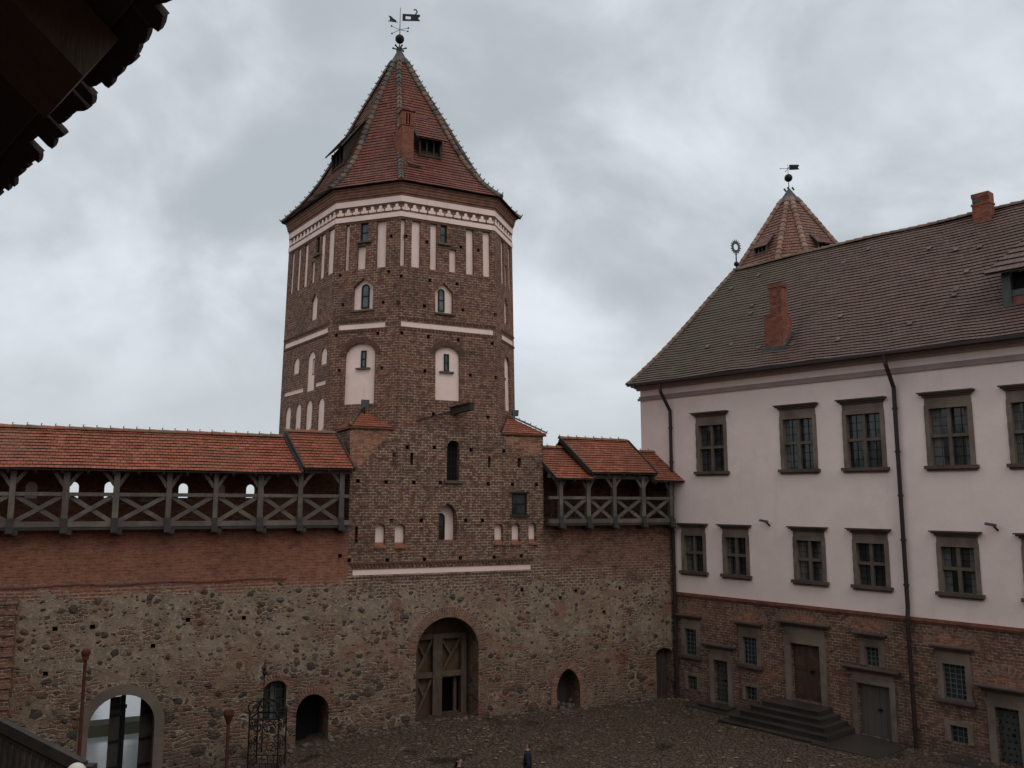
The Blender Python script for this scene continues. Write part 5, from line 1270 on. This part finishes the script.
# ================================================================== PEOPLE
def skin_obj(name,verts,edges,radii,mat,parent,base,sub=2):
    me=bpy.data.meshes.new(name); me.from_pydata([Vector(v) for v in verts],edges,[]); o=bpy.data.objects.new(name,me); C.objects.link(o)
    md=o.modifiers.new('skin','SKIN'); md.use_smooth_shade=True; sv=me.skin_vertices[0].data if me.skin_vertices else None
    if sv is None:
        bpy.context.view_layer.objects.active=o; sv=me.skin_vertices[0].data
    for i,r_ in enumerate(radii): sv[i].radius=r_ if isinstance(r_,tuple) else (r_,r_)
    sv[0].use_root=True
    s_=o.modifiers.new('sub','SUBSURF'); s_.levels=s_.render_levels=sub
    dg=bpy.context.evaluated_depsgraph_get(); ev=o.evaluated_get(dg); nm=bpy.data.meshes.new_from_object(ev); bpy.data.objects.remove(o)
    nm.name=name; nm.materials.clear(); nm.materials.append(M[mat])
    for p in nm.polygons: p.use_smooth=True
    o=bpy.data.objects.new(name,nm); C.objects.link(o); o.parent=parent; BASE[o.name]=base; return o
M['skin']=m_plain('skin',(.45,.27,.20),.6,0,.1); M['navy']=m_plain('navy_jacket_cloth',(.016,.018,.034),.85,0,.3,8); M['jeans']=m_plain('dark_trousers',(.02,.022,.03),.9,0,.2,6); M['hair_a']=m_plain('reddish_hair',(.10,.045,.028),.7,0,.4,20); M['hair_b']=m_plain('dark_brown_hair',(.025,.017,.014),.6,0,.4,20); M['shoe']=m_plain('black_shoe',(.015,.014,.014),.5); M['coat_b']=m_plain('dark_purple_coat',(.028,.018,.024),.8,0,.3,8)
def person(px,ytop,Y,hgt,rz,lab,coat,hair,longhair):
    p=atY(px,ytop,Y); b=Vector((p.x,p.y,p.z-hgt)); gzz=gz(p.x,p.y)
    # slide along the sight line until the feet stand on the cobbles
    for _ in range(30):
        b=atY(px,ytop,Y); 
        if abs((b.z-hgt)-gz(b.x,b.y))<.004: break
        Y+=((b.z-hgt)-gz(b.x,b.y))*2.2
    b.z=gz(b.x,b.y); k=hgt/1.75
    t=bpy.data.objects.new('person',None); C.objects.link(t); t.location=b; t.rotation_euler=(0,0,rz); t['label']=lab; t['category']='person'; t.empty_display_size=.3
    BASE[t.name]=Vector((0,0,0)); B0=Vector((0,0,0))
    V=[];E=[];Rr=[]
    def a(v,r_,par=None):
        V.append(Vector(v)*k); Rr.append(tuple(x*k for x in r_) if isinstance(r_,tuple) else r_*k)
        if par is not None: E.append((par,len(V)-1))
        return len(V)-1
    pel=a((0,0,.95),(.15,.11)); wa=a((0,.0,1.10),(.135,.10),pel); ch_=a((0,.01,1.30),(.17,.115),wa); nk0=a((0,.0,1.45),(.085,.075),ch_); nk=a((0,-.01,1.53),.052,nk0); hd=a((0,-.02,1.60),(.065,.075),nk); h2=a((0,-.015,1.67),(.078,.092),hd); h3=a((0,-.01,1.725),(.055,.065),h2)
    for s_ in (-1,1):
        hip=a((s_*.09,0,.88),.095,pel); kn=a((s_*.11,-.02,.50),.06,hip); an=a((s_*.12,.02,.10),.042,kn); to=a((s_*.13,-.15,.04),.038,an)
        sh=a((s_*.185,0,1.40),.065,ch_); el=a((s_*.26,.05,1.12),.045,sh); wr=a((s_*.22,-.10,.93),.030,el); pm=a((s_*.19,-.16,.89),(.038,.022),wr)
        for f,(dx,L) in enumerate(((-.028,.075),(-.010,.085),(.010,.08),(.027,.065))):
            f1=a((s_*.19+dx,-.20,.875),.010,pm); f2=a((s_*.19+dx*.9,-.20-L*.5,.85),.009,f1)
        th=a((s_*.15,-.17,.90),.011,pm); a((s_*.135,-.20,.885),.009,th)
    body=skin_obj('body',V,E,Rr,'skin',t,B0,1)
    m=MB()
    for s_ in (-1,1): m.ball((s_*.031*k,-.100*k,1.655*k),.012*k,6,5)
    m.build('eyes','hair_b',body); m=MB(); m.tube(Vector((0,-.100,1.655))*k,Vector((0,-.128,1.622))*k,.009*k,6,.015*k)
    for s_ in (-1,1): m.ball(Vector((s_*.083,0,1.645))*k,.022*k,6,5,1.3)
    m.build('nose_and_ears','skin',body); m=MB(); m.tube(Vector((-.022,-.098,1.593))*k,Vector((.022,-.098,1.593))*k,.006*k,5); M.setdefault('lip',m_plain('lips',(.3,.12,.1),.5)); m.build('mouth','lip',body)
    m=MB(); n_=14
    for i in range(7):          # hair cap shaped over the skull
        for j in range(n_):
            def q(i,j):
                th=R(100)*i/7; ph=2*math.pi*j/n_; front=max(0,-math.sin(ph)); th*=(1-.42*front); r_=.098
                return Vector((.93*r_*math.sin(th)*math.cos(ph),.005+1.12*r_*math.sin(th)*math.sin(ph),1.665+r_*1.02*math.cos(th)))*k
            m.face([q(i,j),q(i+1,j),q(i+1,j+1),q(i,j+1)] if i else [q(0,0),q(1,j),q(1,j+1)])
    if longhair:
        for j in range(9):
            x=-.07+.14*j/8; m.tube(Vector((x,.07,1.68))*k,Vector((x*1.25,.10,1.42+.02*math.sin(j*2)))*k,.03*k,6,.016*k)
    else: m.tube(Vector((-.045,.065,1.60))*k,Vector((.045,.065,1.60))*k,.04*k,7)
    m.build('hair',hair,t,True)
    V2_=[];E2=[];R2=[]
    def c_(v,r_,par=None):
        V2_.append(Vector(v)*k); R2.append(tuple(x*k for x in r_) if isinstance(r_,tuple) else r_*k)
        if par is not None: E2.append((par,len(V2_)-1))
        return len(V2_)-1
    q0=c_((0,0,1.0),(.175,.135)); q1=c_((0,.0,1.15),(.165,.125),q0); q2=c_((0,.01,1.33),(.195,.135),q1); q3=c_((0,0,1.455),(.10,.095),q2); q4=c_((0,0,1.50),(.075,.075),q3); qb=c_((0,0,.80),(.185,.145),q0)
    for s_ in (-1,1): sh=c_((s_*.20,0,1.395),.08,q2); el=c_((s_*.275,.05,1.12),.06,sh); wr=c_((s_*.23,-.09,.945),.048,el)
    skin_obj('jacket',V2_,E2,R2,coat,t,B0,2)
    V3_=[Vector((0,0,.93))*k];E3=[];R3=[(.15*k,.12*k)]
    for s_ in (-1,1):
        i0=len(V3_); V3_+=[Vector((s_*.09,0,.86))*k,Vector((s_*.11,-.02,.50))*k,Vector((s_*.12,.02,.09))*k]; R3+=[.11*k,.078*k,.062*k]; E3+=[(0,i0),(i0,i0+1),(i0+1,i0+2)]
    skin_obj('trousers',V3_,E3,R3,'jeans',t,B0,2)
    for s_ in (-1,1):
        m=MB(); m.ball(Vector((s_*.125,-.07,.045))*k,.055*k,10,6,.8)
        o=m.build('shoe','shoe',t,True)
        for v in o.data.vertices: v.co.y=(v.co.y+.07*k)*2.3-.07*k
    return t
person(527.5,741,24,1.74,R(-95),'person in a navy jacket walking on the cobbles, seen side on','navy','hair_a',False)
person(459,757,23,1.66,R(60),'dark-haired person in a dark coat, head just above the bottom edge','coat_b','hair_b',True)
# ================================================================== THE GALLERY THE CAMERA STANDS IN
e1,e2_=ray(0,190),ray(180,0); A=e1*(1.3/e1.z)+Z*H; Bq=e2_*(1.3/e2_.z)+Z*H
ex=(Bq-A); ex.z=0; ex.normalize(); nin=Vector((-ex.y,ex.x,0)); 
if nin.dot(Vector((0,0,0))-A)<0: nin=-nin
sl=R(38); up=(nin*math.cos(sl)+Z*math.sin(sl))
nrm=ex.cross(up); nrm=nrm if nrm.z>0 else -nrm
M['old_board']=m_wood('dark_board',(.10,.075,.06),(.075,.058,.048),.85); M['eave_tile']=m_island('old_eave_tiles',[(.07,.045,.038),(.055,.038,.034),(.08,.048,.04)],.8); M['rafter']=m_wood('rafter_wood',(.20,.145,.11),(.14,.105,.085),.8)  # eave boards, tiles and rafters in plain dark browns
ER=thing('eave_roof',A+nin*1.5,'dark overhanging tiled eave with ragged tile ends and a rafter head, upper left corner','roof')
def ep(s_,q_,h=0.0): return A+ex*s_+up*q_+nrm*h
s0,s1=-9.0,7.0
A=A-nin*.012
m=MB(); s_=s0; rnd=random.Random(5)
while s_<s1:
    w=.085*rnd.uniform(.85,1.15); j=rnd.uniform(-.014,.016); tl=rnd.uniform(-.012,.012); L=.42; gp=rnd.choice([0,0,.006,.02])
    if rnd.random()<.15: j+=.03
    def tp_(a,b,h): return ep(a,b,h)
    ww=w-gp; c=[(s_+.0,j+abs(tl)*.6+.006),(s_+ww*.10,j+tl),(s_+ww*.5,j-.003),(s_+ww*.92,j-tl),(s_+ww,j+.005)]
    top=[tp_(a,b,.022) for a,b in c]+[tp_(s_+ww,L,.03),tp_(s_,L,.03)]; bot=[tp_(a,b,.0) for a,b in c]+[tp_(s_+ww,L,.008),tp_(s_,L,.008)]
    m.face(top); m.face(bot[::-1])
    for i in range(len(top)): i2=(i+1)%len(top); m.face([bot[i],bot[i2],top[i2],top[i]])
    m2=[tp_(s_+.05,j+.17,.028),tp_(s_+.05+ww,j+.17,.028),tp_(s_+.05+ww,.9,.04),tp_(s_+.05,.9,.04)]; m.face(m2)
    s_+=w
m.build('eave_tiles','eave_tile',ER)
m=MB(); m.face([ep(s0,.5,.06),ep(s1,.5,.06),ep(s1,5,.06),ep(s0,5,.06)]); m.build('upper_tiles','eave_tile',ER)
k=0; q_=.085
m=MB()
while q_<5:
    w=.24; m.hexa([ep(s0,q_,-.035),ep(s1,q_,-.035),ep(s1,q_+w-.008,-.035),ep(s0,q_+w-.008,-.035),ep(s0,q_,-.006),ep(s1,q_,-.006),ep(s1,q_+w-.008,-.006),ep(s0,q_+w-.008,-.006)]); q_+=w
m.build('sheathing','old_board',ER)
m=MB(); hb_=-.20
def onp(x,y):
    r=ray(x,y); O=A+nrm*hb_; p=r*((O-Z*H).dot(nrm)/r.dot(nrm))+Z*H; return (p-A).dot(ex),(p-A-nrm*hb_).dot(up)
ra_,rb2=onp(81,74),onp(47,121); sc0=(ra_[0]+rb2[0])/2; wr_=abs(ra_[0]-rb2[0]); qs0=(ra_[1]+rb2[1])/2; 
for ds in (-3.6,-1.8,0,1.8,3.6):
    c=sc0+ds; w=wr_
    h0,h1=hb_,-.037
    qs=qs0
    m.hexa([ep(c-w/2,qs,h0),ep(c+w/2,qs,h0),ep(c+w/2,4.9,h0),ep(c-w/2,4.9,h0),ep(c-w/2,qs+.02,h1),ep(c+w/2,qs+.02,h1),ep(c+w/2,4.9,h1),ep(c-w/2,4.9,h1)])
m.build('rafters','rafter',ER)
# the wing below the camera, and unseen ranges added to block light from the yard
base=WA.P(ULE,0); gd_=nin
def rangebox(name,o,T,N,L,dep,h,lab,z0=GB):
    t=thing(name,o+T*L/2+Z*(-1),lab,'building'); F=Fr(o.xy,T=T); sgn=1 if F.N.dot(N)>0 else -1
    m=MB(); u0,u1=(0,L) if F.T.dot(T)>0 else (-L,0); m.box(F,u0,u1,z0,h,0,-dep*sgn); m.build('wall','curtain_l',t); m=MB()
    ov=.5*sgn; m.hexa([F.P(u0,h+.002,ov),F.P(u1,h+.002,ov),F.P(u1,h+.002,-(dep*sgn+ov)),F.P(u0,h+.002,-(dep*sgn+ov)),F.P(u0,h+dep*.4,-dep*sgn*.45),F.P(u1,h+dep*.4,-dep*sgn*.45),F.P(u1,h+dep*.4,-dep*sgn*.55),F.P(u0,h+dep*.4,-dep*sgn*.55)]); m.build('roof','tile_pal',t); return t
off=A+nin*.9; off.z=0
rangebox('gallery_wing',off-ex*34,ex,-nin,64,.5,6.9,'brick lower wall of the wing under the camera, closing the near side of the courtyard')
rangebox('shade_wing',off+nin*3.2-ex*34,ex,-nin,64,8,12.0,'long unseen castle wing behind the camera with a tiled roof, added to shade the courtyard')
rangebox('shade_wing',off+ex*31,-nin,-ex,44,8,12.0,'unseen castle wing closing the right-hand end of the courtyard, added to block light')
# ================================================================== SKY AND LIGHT
w=bpy.data.worlds.new('World'); S.world=w; w.use_nodes=True; nt=w.node_tree; N_=nt.nodes; Lk=nt.links; bg=N_['Background']
sky=N_.new('ShaderNodeTexSky'); sky.sky_type='NISHITA'; sky.sun_disc=False; SE,SR=R(48),R(150); sky.sun_elevation=SE; sky.sun_rotation=SR
class WT(NT):
    def __init__(s): s.t=nt; s.n=N_; s.l=Lk
t=WT(); tc=N_.new('ShaderNodeTexCoord').outputs['Generated']; sx=t.sep(tc)
zc=t.math('ADD',t.math('MAXIMUM',sx[2],0.0),.75)
pv=t.comb(t.math('DIVIDE',sx[0],zc),t.math('DIVIDE',sx[1],zc),t.math('MULTIPLY',zc,.6))     # clouds on a flat layer overhead
pv=t.vadd(pv,(3.3,6.1,0.0))
a=t.noise(pv,2.0,5,.5,.3); b=t.noise(pv,4.6,6,.55,.5); c=t.noise(pv,12,5,.55)
v=t.math('ADD',t.math('MULTIPLY',a,.62),t.math('ADD',t.math('MULTIPLY',b,.30),t.math('MULTIPLY',c,.08)))
v=t.step(v,.40,.62)
cl=t.mix(v,(.405,.442,.475),(.725,.765,.815))
cl=t.mix(t.step(sx[2],-.02,.30),(.51,.545,.57),cl)
sk=t.mix(.96,t.vscale(sky.outputs[0],.1),cl)
Lk.new(sk,bg.inputs[0]); bg.inputs[1].default_value=1.0
sd=bpy.data.lights.new('sun','SUN'); sd.energy=.5; sd.angle=R(35); sd.color=(1,.97,.93); so_=bpy.data.objects.new('sun',sd); C.objects.link(so_)
az=SR; dirv=Vector((math.sin(az)*math.cos(SE),math.cos(az)*math.cos(SE),math.sin(SE)))
so_.rotation_euler=dirv.to_track_quat('Z','Y').to_euler()
vs_=S.view_settings; S.display_settings.display_device='sRGB'; vs_.view_transform='Standard'; vs_.look='None'; vs_.exposure=.22; vs_.gamma=1; vs_.use_curve_mapping=False
S.cycles.max_bounces=6; S.cycles.use_denoising=True
